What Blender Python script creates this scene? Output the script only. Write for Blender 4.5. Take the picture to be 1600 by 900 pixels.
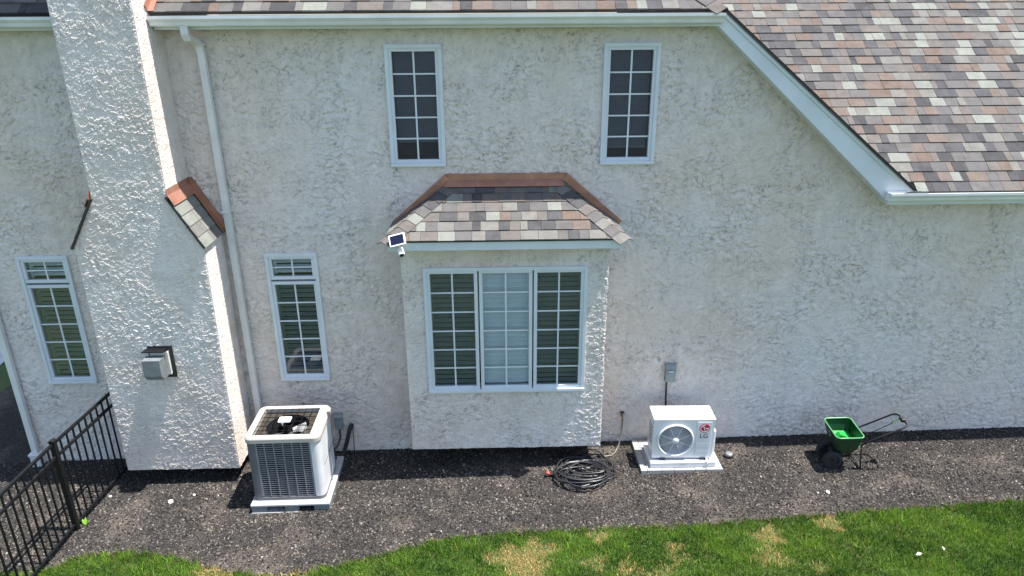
import bpy, bmesh, math, random
import numpy as np
from mathutils import Vector, Matrix

for o in list(bpy.data.objects):
    bpy.data.objects.remove(o, do_unlink=True)
SC = bpy.context.scene
COL = SC.collection
RAD = math.radians
random.seed(7)
RNG = np.random.default_rng(11)

# ------------------------------------------------------------------ camera
CAM_R = Vector((0.99963077, -0.02660454, -0.00552383))
CAM_U = Vector((0.01485065, 0.36469079, 0.93101025))
CAM_F = Vector((0.02275461, 0.93074853, -0.36495123))
CAM_P = Vector((0.0, -8.0, 5.38))
cd = bpy.data.cameras.new('camera')
cam = bpy.data.objects.new('camera', cd)
COL.objects.link(cam)
m = Matrix.Identity(4)
for i in range(3):
    m[i][0] = CAM_R[i]; m[i][1] = CAM_U[i]; m[i][2] = -CAM_F[i]; m[i][3] = CAM_P[i]
cam.matrix_world = m
cd.sensor_width = 36.0
cd.lens = 1109.0 / 1600.0 * 36.0
cd.clip_start = 0.1
cd.clip_end = 2000.0
SC.camera = cam

def proj(w):
    v = Vector(w) - CAM_P
    z = v.dot(CAM_F)
    return (800 + 1109 * v.dot(CAM_R) / z, 450 - 1109 * v.dot(CAM_U) / z, z)

# ------------------------------------------------------------------ sky and sun
SUN = Vector((0.364, -0.031, 1.0)).normalized()
world = bpy.data.worlds.new('World')
SC.world = world
world.use_nodes = True
wn = world.node_tree
wn.nodes.clear()
sky = wn.nodes.new('ShaderNodeTexSky')
sky.sky_type = 'NISHITA'
sky.sun_disc = False
sky.sun_elevation = math.asin(SUN.z)
sky.sun_rotation = math.atan2(SUN.x, SUN.y)
bg = wn.nodes.new('ShaderNodeBackground')
bg.inputs['Strength'].default_value = 0.12
wo = wn.nodes.new('ShaderNodeOutputWorld')
wn.links.new(sky.outputs[0], bg.inputs[0])
wn.links.new(bg.outputs[0], wo.inputs[0])
sl = bpy.data.lights.new('sun', 'SUN')
sl.energy = 5.0
sl.angle = RAD(0.55)
sl.color = (1.0, 0.965, 0.915)
so = bpy.data.objects.new('sun', sl)
COL.objects.link(so)
so.location = (6, -3, 20)
so.rotation_euler = SUN.to_track_quat('Z', 'Y').to_euler()
SC.view_settings.view_transform = 'Standard'
SC.view_settings.look = 'None'
SC.view_settings.gamma = 1.0
SC.view_settings.exposure = 1.35
SC.view_settings.use_curve_mapping = False
SC.render.engine = 'CYCLES'

# ------------------------------------------------------------------ materials
MATS = {}
def newmat(name):
    mt = bpy.data.materials.new(name)
    mt.use_nodes = True
    nt = mt.node_tree
    b = nt.nodes['Principled BSDF']
    MATS[name] = mt
    return mt, nt, b
def N(nt, t, **kw):
    n = nt.nodes.new(t)
    for k, v in kw.items():
        setattr(n, k, v)
    return n
def pos(nt, scale=(1, 1, 1), obj=False):
    mp = N(nt, 'ShaderNodeMapping')
    mp.inputs['Scale'].default_value = scale
    if obj:
        g = N(nt, 'ShaderNodeTexCoord'); nt.links.new(g.outputs['Object'], mp.inputs[0])
    else:
        g = N(nt, 'ShaderNodeNewGeometry'); nt.links.new(g.outputs['Position'], mp.inputs[0])
    return mp.outputs[0]
def noise(nt, vec, scale, detail=3, rough=0.55, dist=0.0):
    n = N(nt, 'ShaderNodeTexNoise')
    n.inputs['Scale'].default_value = scale
    n.inputs['Detail'].default_value = detail
    n.inputs['Roughness'].default_value = rough
    n.inputs['Distortion'].default_value = dist
    nt.links.new(vec, n.inputs['Vector'])
    return n.outputs['Fac']
def ramp(nt, fac, stops, interp='LINEAR'):
    r = N(nt, 'ShaderNodeValToRGB')
    r.color_ramp.interpolation = interp
    el = r.color_ramp.elements
    while len(el) < len(stops):
        el.new(0.5)
    for e, (p, c) in zip(el, stops):
        e.position = p
        e.color = c if len(c) == 4 else (*c, 1)
    nt.links.new(fac, r.inputs[0])
    return r.outputs[0]
def fmath(nt, op, a, b):
    n = N(nt, 'ShaderNodeMath', operation=op)
    for i, v in enumerate((a, b)):
        if isinstance(v, (int, float)):
            n.inputs[i].default_value = v
        else:
            nt.links.new(v, n.inputs[i])
    return n.outputs[0]
def mixc(nt, fac, a, b, mode='MIX'):
    n = N(nt, 'ShaderNodeMix', data_type='RGBA', blend_type=mode)
    for idx, v in ((0, fac), (6, a), (7, b)):
        if isinstance(v, (int, float)):
            n.inputs[idx].default_value = v
        elif isinstance(v, tuple):
            n.inputs[idx].default_value = (*v, 1) if len(v) == 3 else v
        else:
            nt.links.new(v, n.inputs[idx])
    return n.outputs[2]
def bump(nt, b, h, dist, strength=1.0):
    n = N(nt, 'ShaderNodeBump')
    n.inputs['Distance'].default_value = dist
    n.inputs['Strength'].default_value = strength
    nt.links.new(h, n.inputs['Height'])
    nt.links.new(n.outputs[0], b.inputs['Normal'])

def simple(name, col, rough=0.5, metal=0.0, var=0.06, vscale=9.0, bumpd=0.0, bscale=60.0, spec=0.5):
    mt, nt, b = newmat(name)
    v = pos(nt, obj=True)
    f = noise(nt, v, vscale, 4)
    c = ramp(nt, f, [(0.3, tuple(max(0, x * (1 - var * 2)) for x in col)), (0.7, tuple(min(1, x * (1 + var)) for x in col))])
    nt.links.new(c, b.inputs['Base Color'])
    b.inputs['Roughness'].default_value = rough
    b.inputs['Metallic'].default_value = metal
    b.inputs['Specular IOR Level'].default_value = spec
    if bumpd:
        bump(nt, b, noise(nt, v, bscale, 3), bumpd)
    return mt

def make_stucco():
    mt, nt, b = newmat('stucco')
    v = pos(nt)
    fine = noise(nt, v, 85.0, 3, 0.65)
    bump(nt, b, fine, 0.004, 1.0)
    tone = noise(nt, v, 0.45, 5, 0.6)
    c = ramp(nt, tone, [(0.34, (0.61, 0.525, 0.455)), (0.5, (0.64, 0.575, 0.53)), (0.66, (0.64, 0.605, 0.585))])
    patch = noise(nt, v, 7.0, 4, 0.6)
    c = mixc(nt, 1.0, c, ramp(nt, patch, [(0.3, (0.88, 0.875, 0.86)), (0.65, (1.04, 1.04, 1.04))]), 'MULTIPLY')
    at = N(nt, 'ShaderNodeAttribute'); at.attribute_name = 'lip_shade'
    c = mixc(nt, fmath(nt, 'MULTIPLY', at.outputs['Fac'], ramp(nt, noise(nt, v, 2.2, 3, 0.6), [(0.30, (0.30, 0.30, 0.30)), (0.65, (0.80, 0.80, 0.80))])), c, (0.17, 0.16, 0.145))  # painted relief shade: dark strokes mixed into the stucco colour
    streak = noise(nt, pos(nt, (5.0, 5.0, 0.35)), 1.0, 4, 0.6)
    c = mixc(nt, ramp(nt, streak, [(0.5, (0, 0, 0)), (0.8, (0.35, 0.35, 0.35))]), c, (0.42, 0.40, 0.36))
    nt.links.new(c, b.inputs['Base Color'])
    b.inputs['Roughness'].default_value = 0.9
    b.inputs['Specular IOR Level'].default_value = 0.12
    return mt
make_stucco()
simple('white_trim', (0.57, 0.61, 0.64), 0.45, var=0.04, vscale=3)
simple('gutter_white', (0.66, 0.68, 0.68), 0.35, var=0.06, vscale=4)
simple('downspout_cream', (0.60, 0.61, 0.60), 0.4, var=0.06, vscale=4)
simple('dark_void', (0.012, 0.012, 0.014), 0.9)
simple('room_dark', (0.05, 0.05, 0.055), 0.9)
simple('blind_white', (0.76, 0.81, 0.85), 0.6, var=0.03)
simple('blind_grey', (0.34, 0.40, 0.48), 0.7, var=0.03)
simple('black_metal', (0.006, 0.006, 0.0065), 0.5, var=0.1, spec=0.25)
simple('black_plastic', (0.02, 0.02, 0.022), 0.5, var=0.15)
simple('rubber', (0.018, 0.018, 0.02), 0.8, var=0.2)
simple('unit_white', (0.66, 0.665, 0.66), 0.4, var=0.03, vscale=4)
simple('unit_panel', (0.62, 0.64, 0.66), 0.4, var=0.03)
simple('unit_grille', (0.70, 0.71, 0.72), 0.45)
simple('cream_metal', (0.37, 0.345, 0.31), 0.45, var=0.06, vscale=5)
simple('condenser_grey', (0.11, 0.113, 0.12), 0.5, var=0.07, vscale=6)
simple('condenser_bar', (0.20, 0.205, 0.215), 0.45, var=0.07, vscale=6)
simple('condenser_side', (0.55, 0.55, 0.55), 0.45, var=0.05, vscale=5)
simple('condenser_dark', (0.010, 0.0105, 0.012), 0.8, spec=0.2)
simple('pad_grey', (0.34, 0.345, 0.35), 0.7, var=0.08, vscale=8, bumpd=0.001)
simple('vent_grey', (0.15, 0.165, 0.172), 0.45, var=0.1, vscale=14)
simple('vent_pale', (0.55, 0.53, 0.48), 0.5, var=0.1, vscale=14)
simple('box_grey', (0.20, 0.235, 0.24), 0.45, var=0.08, vscale=12)
simple('brass', (0.30, 0.22, 0.12), 0.4, 0.8, var=0.2, vscale=30)
simple('hose_dark', (0.026, 0.026, 0.028), 0.30, var=0.25, vscale=14)
simple('hose_pale', (0.12, 0.115, 0.095), 0.4, var=0.2, vscale=14)
simple('red_plastic', (0.42, 0.06, 0.05), 0.45, var=0.15)
simple('logo_red', (0.42, 0.015, 0.04), 0.35, var=0.02)
simple('logo_white', (0.85, 0.85, 0.85), 0.4, var=0.01)
simple('letter_grey', (0.10, 0.105, 0.11), 0.5, var=0.02)
simple('line_grey', (0.45, 0.47, 0.48), 0.5, var=0.02)
simple('spreader_green', (0.005, 0.038, 0.012), 0.35, var=0.12, vscale=10)
simple('spreader_rim', (0.09, 0.25, 0.11), 0.35, var=0.08)
simple('spreader_bright', (0.02, 0.30, 0.05), 0.35, var=0.1)
simple('solar_cell', (0.008, 0.010, 0.03), 0.15, var=0.1)
simple('camera_white', (0.75, 0.75, 0.73), 0.4, var=0.03)
simple('stone_pale', (0.55, 0.50, 0.42), 0.9, var=0.15, vscale=40, bumpd=0.004)
simple('paver_pale', (0.33, 0.32, 0.305), 0.9, var=0.10, vscale=14, bumpd=0.002, bscale=120)
simple('asphalt', (0.055, 0.056, 0.06), 0.9, var=0.2, vscale=3)
simple('leaf_pale', (0.45, 0.44, 0.34), 0.8, var=0.1)
simple('weed_green', (0.16, 0.30, 0.03), 0.6, var=0.2)
simple('pavement', (0.50, 0.50, 0.50), 0.9, var=0.12, vscale=2, bumpd=0.003)

def make_copper(name, base, dark, spread):
    mt, nt, b = newmat(name)
    v = pos(nt)
    f = noise(nt, v, 6.0, 6, 0.65, 0.4)
    c = ramp(nt, f, [(0.32, dark), (0.62, base), (0.8, spread)])
    nt.links.new(c, b.inputs['Base Color'])
    b.inputs['Metallic'].default_value = 0.35
    b.inputs['Roughness'].default_value = 0.55
    bump(nt, b, noise(nt, v, 40, 3), 0.001)
make_copper('copper', (0.40, 0.20, 0.125), (0.26, 0.13, 0.085), (0.50, 0.30, 0.20))
make_copper('copper_bright', (0.36, 0.175, 0.125), (0.24, 0.115, 0.08), (0.44, 0.26, 0.20))

SH_COLS = [('shingle_grey', (0.096, 0.093, 0.096)), ('shingle_taupe', (0.110, 0.101, 0.098)), ('shingle_pink', (0.122, 0.099, 0.090)),
           ('shingle_rust', (0.112, 0.086, 0.075)), ('shingle_charcoal', (0.048, 0.048, 0.053)), ('shingle_slate', (0.062, 0.062, 0.069)),
           ('shingle_pale', (0.170, 0.180, 0.170)), ('shingle_ash', (0.135, 0.133, 0.130))]
SH_W = [0.26, 0.17, 0.11, 0.06, 0.06, 0.11, 0.10, 0.13]
def make_shingle(name, col):
    mt, nt, b = newmat(name)
    v = pos(nt)
    f = noise(nt, v, 160.0, 2, 0.7)
    g = noise(nt, v, 9.0, 4, 0.6)
    c = ramp(nt, f, [(0.30, tuple(x * 0.55 for x in col)), (0.52, col), (0.72, tuple(min(1, x * 1.5) for x in col))])
    c = mixc(nt, 0.45, c, ramp(nt, g, [(0.3, tuple(x * 0.62 for x in col)), (0.7, tuple(x * 1.35 for x in col))]))
    k = noise(nt, v, 4.5, 3, 0.6)
    c = mixc(nt, ramp(nt, k, [(0.52, (0, 0, 0)), (0.72, (0.45, 0.45, 0.45))]), c, (0.085, 0.082, 0.085))
    nt.links.new(c, b.inputs['Base Color'])
    b.inputs['Roughness'].default_value = 0.95
    b.inputs['Specular IOR Level'].default_value = 0.2
    bump(nt, b, f, 0.003)
for n_, c_ in SH_COLS:
    make_shingle(n_, (c_[0] * 1.05, c_[1] * 1.02, c_[2] * 0.955))
make_shingle('roof_felt', (0.045, 0.042, 0.042))

def make_far_shingle():
    mt, nt, b = newmat('shingle_far')
    tc = N(nt, 'ShaderNodeTexCoord')
    br = N(nt, 'ShaderNodeTexBrick')
    br.inputs['Scale'].default_value = 1.0
    br.inputs['Brick Width'].default_value = 0.25
    br.inputs['Row Height'].default_value = 0.143
    br.inputs['Mortar Size'].default_value = 0.004
    br.inputs['Color1'].default_value = (0.085, 0.075, 0.07, 1)
    br.inputs['Color2'].default_value = (0.13, 0.12, 0.115, 1)
    br.inputs['Mortar'].default_value = (0.05, 0.045, 0.045, 1)
    nt.links.new(tc.outputs['Object'], br.inputs['Vector'])
    nt.links.new(br.outputs['Color'], b.inputs['Base Color'])
    b.inputs['Roughness'].default_value = 0.95
make_far_shingle()

def make_glass():
    mt = bpy.data.materials.new('window_glass'); mt.use_nodes = True; MATS['window_glass'] = mt
    nt = mt.node_tree; nt.nodes.clear()
    out = N(nt, 'ShaderNodeOutputMaterial')
    mix = N(nt, 'ShaderNodeMixShader')
    tr = N(nt, 'ShaderNodeBsdfTransparent'); tr.inputs[0].default_value = (0.93, 0.96, 0.97, 1)
    gl = N(nt, 'ShaderNodeBsdfGlossy'); gl.inputs['Roughness'].default_value = 0.01
    gl.inputs[0].default_value = (0.95, 0.97, 1.0, 1)
    fr = N(nt, 'ShaderNodeFresnel'); fr.inputs[0].default_value = 1.42
    nt.links.new(fr.outputs[0], mix.inputs[0])
    nt.links.new(tr.outputs[0], mix.inputs[1]); nt.links.new(gl.outputs[0], mix.inputs[2])
    nt.links.new(mix.outputs[0], out.inputs[0])
make_glass()
def make_screen():
    mt = bpy.data.materials.new('insect_screen'); mt.use_nodes = True; MATS['insect_screen'] = mt
    nt = mt.node_tree; nt.nodes.clear()
    out = N(nt, 'ShaderNodeOutputMaterial')
    mix = N(nt, 'ShaderNodeMixShader'); mix.inputs[0].default_value = 0.50
    tr = N(nt, 'ShaderNodeBsdfTransparent')
    df = N(nt, 'ShaderNodeBsdfDiffuse'); df.inputs[0].default_value = (0.035, 0.04, 0.042, 1)
    nt.links.new(tr.outputs[0], mix.inputs[1]); nt.links.new(df.outputs[0], mix.inputs[2])
    nt.links.new(mix.outputs[0], out.inputs[0])
make_screen()

def make_attr(name, rough=0.9, spec=0.2, trans=0.0):
    mt, nt, b = newmat(name)
    a = N(nt, 'ShaderNodeAttribute'); a.attribute_name = 'Col'
    nt.links.new(a.outputs['Color'], b.inputs['Base Color'])
    b.inputs['Roughness'].default_value = rough
    b.inputs['Specular IOR Level'].default_value = spec
    if trans:
        d = N(nt, 'ShaderNodeBsdfTranslucent'); nt.links.new(a.outputs['Color'], d.inputs[0])
        mx = N(nt, 'ShaderNodeMixShader'); mx.inputs[0].default_value = trans
        out = [n for n in nt.nodes if n.type == 'OUTPUT_MATERIAL'][0]
        nt.links.new(b.outputs[0], mx.inputs[1]); nt.links.new(d.outputs[0], mx.inputs[2])
        nt.links.new(mx.outputs[0], out.inputs[0])
make_attr('chip')
make_attr('blade', 0.6, 0.3, 0.35)

def make_mulch():
    mt, nt, b = newmat('mulch')
    v = pos(nt)
    a = noise(nt, v, 55, 5, 0.75)
    w = noise(nt, v, 1.1, 4, 0.6)
    d = ramp(nt, a, [(0.34, (0.008, 0.008, 0.008)), (0.52, (0.036, 0.032, 0.029)), (0.70, (0.10, 0.088, 0.078))])
    l = ramp(nt, a, [(0.34, (0.035, 0.03, 0.026)), (0.52, (0.10, 0.084, 0.07)), (0.70, (0.20, 0.165, 0.135))])
    c = mixc(nt, ramp(nt, w, [(0.50, (0, 0, 0)), (0.66, (1, 1, 1))]), d, l)
    nt.links.new(c, b.inputs['Base Color'])
    b.inputs['Roughness'].default_value = 0.95
    b.inputs['Specular IOR Level'].default_value = 0.15
    bump(nt, b, a, 0.02)
make_mulch()
def make_lawn():
    mt, nt, b = newmat('lawn')
    v = pos(nt)
    a = noise(nt, v, 45, 4, 0.7)
    w = noise(nt, v, 0.9, 4, 0.6)
    c = mixc(nt, ramp(nt, w, [(0.4, (0, 0, 0)), (0.65, (1, 1, 1))]),
             ramp(nt, a, [(0.3, (0.012, 0.03, 0.006)), (0.7, (0.07, 0.14, 0.02))]),
             ramp(nt, a, [(0.3, (0.03, 0.045, 0.01)), (0.7, (0.12, 0.16, 0.03))]))
    nt.links.new(c, b.inputs['Base Color'])
    b.inputs['Roughness'].default_value = 0.95
    bump(nt, b, a, 0.03)
make_lawn()

# ------------------------------------------------------------------ mesh helpers
class MB:
    def __init__(s):
        s.v = []; s.f = []; s.mi = []
    def add(s, vs, fs, mi=0):
        o = len(s.v)
        s.v += [tuple(p) for p in vs]
        s.f += [tuple(i + o for i in f) for f in fs]
        s.mi += [mi] * len(fs)
        return s
    def box(s, x0, x1, y0, y1, z0, z1, mi=0):
        vs = [(x, y, z) for z in (z0, z1) for y in (y0, y1) for x in (x0, x1)]
        return s.add(vs, [(0, 2, 3, 1), (4, 5, 7, 6), (0, 1, 5, 4), (2, 6, 7, 3), (0, 4, 6, 2), (1, 3, 7, 5)], mi)
    def bar(s, p, q, w, h, up=(0, 0, 1), mi=0):
        p = Vector(p); q = Vector(q); d = (q - p).normalized(); u = Vector(up)
        a = d.cross(u)
        if a.length < 1e-4:
            a = d.cross(Vector((1, 0, 0)))
        a.normalize(); b = a.cross(d)
        vs = []
        for c in (p, q):
            for i, j in ((-1, -1), (1, -1), (1, 1), (-1, 1)):
                vs.append(c + a * i * w / 2 + b * j * h / 2)
        return s.add(vs, [(3, 2, 1, 0), (4, 5, 6, 7), (0, 1, 5, 4), (1, 2, 6, 5), (2, 3, 7, 6), (3, 0, 4, 7)], mi)
    def tube(s, path, r, n=8, cap=True, mi=0, sec=None):
        path = [Vector(p) for p in path]; k = len(path)
        rs = r if isinstance(r, (list, tuple)) else [r] * k
        prev = None; rings = []
        for i, p in enumerate(path):
            t = (path[min(i + 1, k - 1)] - path[max(i - 1, 0)]).normalized()
            if prev is None:
                a = t.cross(Vector((0, 0, 1)))
                if a.length < 1e-3:
                    a = Vector((1, 0, 0))
            else:
                a = prev - t * prev.dot(t)
            a.normalize(); prev = a; b = t.cross(a)
            if sec:
                rings.append([p + a * x + b * y for x, y in sec])
            else:
                rings.append([p + (a * math.cos(6.28318 * j / n) + b * math.sin(6.28318 * j / n)) * rs[i] for j in range(n)])
        n = len(rings[0])
        fs = [(i * n + j, i * n + (j + 1) % n, (i + 1) * n + (j + 1) % n, (i + 1) * n + j) for i in range(k - 1) for j in range(n)]
        if cap:
            fs += [tuple(range(n - 1, -1, -1)), tuple((k - 1) * n + j for j in range(n))]
        return s.add([p for rg in rings for p in rg], fs, mi)
    def prism(s, prof, axis, a, b, mi=0):
        n = len(prof)
        def P(u, v, w):
            return {'x': (w, u, v), 'y': (u, w, v), 'z': (u, v, w)}[axis]
        vs = [P(u, v, a) for u, v in prof] + [P(u, v, b) for u, v in prof]
        fs = [(i, (i + 1) % n, n + (i + 1) % n, n + i) for i in range(n)] + [tuple(range(n - 1, -1, -1)), tuple(range(n, 2 * n))]
        return s.add(vs, fs, mi)
    def sweep(s, prof, axis, a, b, mi=0):      # open profile
        n = len(prof)
        def P(u, v, w):
            return {'x': (w, u, v), 'y': (u, w, v), 'z': (u, v, w)}[axis]
        vs = [P(u, v, a) for u, v in prof] + [P(u, v, b) for u, v in prof]
        return s.add(vs, [(i, i + 1, n + i + 1, n + i) for i in range(n - 1)], mi)
    def disc(s, c, r, n=24, axis='y', mi=0):
        vs = []
        for j in range(n):
            t = 6.28318 * j / n
            u, v = r * math.cos(t), r * math.sin(t)
            vs.append({'y': (c[0] + u, c[1], c[2] + v), 'z': (c[0] + u, c[1] + v, c[2])}[axis])
        return s.add(vs, [tuple(range(n))], mi)
    def lathe(s, prof, c=(0, 0, 0), axis='z', n=28, mi=0):
        vs = []
        for r, h in prof:
            for j in range(n):
                t = 6.28318 * j / n
                u, v = r * math.cos(t), r * math.sin(t)
                if axis == 'z': vs.append((c[0] + u, c[1] + v, c[2] + h))
                elif axis == 'y': vs.append((c[0] + u, c[1] + h, c[2] + v))
                else: vs.append((c[0] + h, c[1] + u, c[2] + v))
        k = len(prof)
        fs = [(i * n + j, i * n + (j + 1) % n, (i + 1) * n + (j + 1) % n, (i + 1) * n + j) for i in range(k - 1) for j in range(n)]
        return s.add(vs, fs, mi)
    def mesh(s, name, mats):
        me = bpy.data.meshes.new(name)
        me.from_pydata(s.v, [], s.f)
        for mt in (mats if isinstance(mats, (list, tuple)) else [mats]):
            me.materials.append(MATS[mt])
        if len(me.materials) > 1:
            me.polygons.foreach_set('material_index', s.mi)
        bm = bmesh.new(); bm.from_mesh(me)
        bmesh.ops.recalc_face_normals(bm, faces=bm.faces)
        bm.to_mesh(me); bm.free()
        me.update()
        return me
    def build(s, name, mats, parent=None, bevel=0.0, seg=2, smooth=False, solid=0.0, keepn=False):
        me = s.mesh(name, mats)
        o = bpy.data.objects.new(name, me)
        COL.objects.link(o)
        if parent is not None:
            o.parent = parent
        if solid:
            md = o.modifiers.new('solid', 'SOLIDIFY'); md.thickness = solid; md.offset = 0
        if bevel:
            md = o.modifiers.new('bevel', 'BEVEL'); md.width = bevel; md.segments = seg
            md.limit_method = 'ANGLE'; md.angle_limit = RAD(35)
        if smooth:
            for p in me.polygons:
                p.use_smooth = True
        return o
def tag(o, label=None, cat=None, group=None, kind=None):
    if label: o['label'] = label
    if cat: o['category'] = cat
    if group: o['group'] = group
    if kind: o['kind'] = kind
    return o
def empty(name, loc=(0, 0, 0), rz=0.0):
    o = bpy.data.objects.new(name, None)
    COL.objects.link(o)
    o.location = loc; o.rotation_euler = (0, 0, rz)
    o.empty_display_size = 0.2
    return o
def link(name, me, parent=None):
    o = bpy.data.objects.new(name, me); COL.objects.link(o)
    if parent is not None: o.parent = parent
    return o
def gz(x):
    return 0.0185 * x
def text_obj(name, txt, size, mat, parent, loc, bold=0.0, depth=0.0008):
    cu = bpy.data.curves.new(name, 'FONT')
    cu.body = txt; cu.size = size; cu.align_x = 'CENTER'; cu.align_y = 'CENTER'
    cu.extrude = depth; cu.offset = bold
    tmp = bpy.data.objects.new('tmp', cu); COL.objects.link(tmp)
    dg = bpy.context.evaluated_depsgraph_get()
    me = bpy.data.meshes.new_from_object(tmp.evaluated_get(dg))
    bpy.data.objects.remove(tmp); bpy.data.curves.remove(cu)
    me.materials.clear(); me.materials.append(MATS[mat])
    o = link(name, me, parent)
    o.location = loc; o.rotation_euler = (RAD(90), 0, 0)
    return o
def color_attr(me, cols, corner_counts):
    ca = me.color_attributes.new('Col', 'FLOAT_COLOR', 'CORNER')
    c = np.repeat(cols, corner_counts, axis=0)
    c = np.concatenate([c, np.ones((len(c), 1))], axis=1).astype(np.float32)
    ca.data.foreach_set('color', c.ravel())

# ------------------------------------------------------------------ ground
LAWN = [(-7.2, -2.05), (-5.4, -2.02), (-4.9, -2.05), (-4.695, -1.95), (-4.499, -1.80), (-4.035, -1.765), (-3.586, -1.843), (-3.106, -2.029),
        (-2.661, -2.165), (-2.255, -2.20), (-1.749, -2.10), (-1.364, -1.999), (-0.973, -1.856), (-0.565, -1.749), (-0.003, -1.698),
        (0.847, -1.683), (1.556, -1.691), (2.272, -1.678), (3.004, -1.634), (3.745, -1.589), (4.491, -1.554), (5.245, -1.519), (6.015, -1.473), (9.0, -1.35)]
LX = np.array([p[0] for p in LAWN]); LY = np.array([p[1] for p in LAWN])
def edge_y(x):
    return np.interp(x, LX, LY) + 0.012 * np.sin(x * 23.0) + 0.010 * np.sin(x * 41.0 + 1)

g = MB()
S = 400.0
g.add([(-S, -S, gz(-S)), (S, -S, gz(S)), (S, S, gz(S)), (-S, S, gz(-S))], [(0, 1, 2, 3)])
tag(g.build('ground', 'lawn'), kind='structure')

mb = MB()
xs = np.linspace(-7.2, 9.0, 420)
vs = []; fs = []
for i, x in enumerate(xs):
    e = float(edge_y(x))
    back = 1.0
    vs += [(x, e, gz(x) + 0.006), (x, back, gz(x) + 0.006)]
    if i:
        fs.append((2 * i - 2, 2 * i, 2 * i + 1, 2 * i - 1))
mb.add(vs, fs)
mb.add([(-7.75, 1.0, gz(-7.75) + 0.006), (-5.6, 1.0, gz(-5.6) + 0.006), (-5.6, 8, gz(-5.6) + 0.006), (-7.75, 8, gz(-7.75) + 0.006)], [(0, 1, 2, 3)])
tag(mb.build('mulch_bed', 'mulch'), kind='structure')
rd = MB()
rd.add([(-S, -160, gz(-S) + 0.008), (S, -160, gz(S) + 0.008), (S, -17, gz(S) + 0.008), (-S, -17, gz(-S) + 0.008)], [(0, 1, 2, 3)])
tag(rd.build('road', 'asphalt'), kind='structure')
pv = MB()
pv.add([(-40, 2.75, gz(-40) + 0.008), (-8.35, 2.75, gz(-8.35) + 0.008), (-9.2, 9, gz(-9.2) + 0.008), (-40, 9, gz(-40) + 0.008)], [(0, 1, 2, 3)])
tag(pv.build('pavement', 'pavement'), kind='structure')

def lownoise(x, y):
    return (np.sin(x * 3.1 + 1.3 * np.sin(y * 4.3)) + np.sin(y * 5.7 + 1.7 * np.sin(x * 2.3 + 1)) + np.sin((x + y) * 7.9 + 2 * np.sin(x * 5.1))) / 3.0
# mulch chips: loose bark and grit, uncountable
def chips():
    n = 105000
    x = RNG.uniform(-6.9, 7.6, n); y = RNG.uniform(-2.25, 0.0, n)
    ok = y > edge_y(x) - 0.03 + RNG.normal(0, 0.018, n)
    x = x[ok]; y = y[ok]; n = len(x)
    s = 0.0045 + 0.0115 * RNG.random(n) ** 2.4
    asp = RNG.uniform(0.3, 1.0, n); hh = s * RNG.uniform(0.3, 0.9, n); th = RNG.uniform(0, 6.283, n)
    tx = RNG.normal(0, 0.35, n); ty = RNG.normal(0, 0.35, n)
    base = np.array([(-1, -1), (1, -1), (1, 1), (-1, 1)])
    V = np.zeros((n, 5, 3))
    for k, (a, b) in enumerate(base):
        lx = a * s * RNG.uniform(0.6, 1.1, n); ly = b * s * asp * RNG.uniform(0.6, 1.1, n)
        V[:, k, 0] = x + lx * np.cos(th) - ly * np.sin(th)
        V[:, k, 1] = y + lx * np.sin(th) + ly * np.cos(th)
        V[:, k, 2] = tx * lx + ty * ly
    V[:, 4, 0] = x + s * tx * 0.6; V[:, 4, 1] = y + s * ty * 0.6; V[:, 4, 2] = hh
    V[:, :, 2] += (gz(x) + 0.007 + 0.3 * hh)[:, None]
    idx = (np.arange(n) * 5)[:, None, None]
    F = (np.array([(0, 1, 4), (1, 2, 4), (2, 3, 4), (3, 0, 4)])[None] + idx).reshape(-1, 3)
    me = bpy.data.meshes.new('bark_chips')
    me.from_pydata(V.reshape(-1, 3).tolist(), [], F.tolist())
    pal = np.array([(0.015, 0.015, 0.016), (0.04, 0.038, 0.037), (0.075, 0.068, 0.064), (0.13, 0.11, 0.095), (0.19, 0.17, 0.15), (0.42, 0.39, 0.35)])
    c = 0.82 * pal[RNG.choice(6, n, p=[0.28, 0.26, 0.22, 0.15, 0.085, 0.005])] * RNG.uniform(0.75, 1.25, (n, 1))
    tan = np.clip(0.9 * lownoise(x * 0.9 + 3, y * 1.6) + 0.5 * lownoise(x * 2.3, y * 2.9 + 1), 0, 1) * 0.65 * np.clip((-0.35 - y) / 0.3, 0, 1)
    it = (RNG.random(n) < tan)[:, None]
    c = np.where(it, np.array([(0.145, 0.124, 0.104)]) * RNG.uniform(0.6, 1.3, (n, 1)), c)
    color_attr(me, c, 12)
    me.materials.append(MATS['chip'])
    tag(link('bark_chips', me), 'loose dark bark chips and grit covering the planting bed', 'mulch', kind='stuff')
chips()

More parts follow.
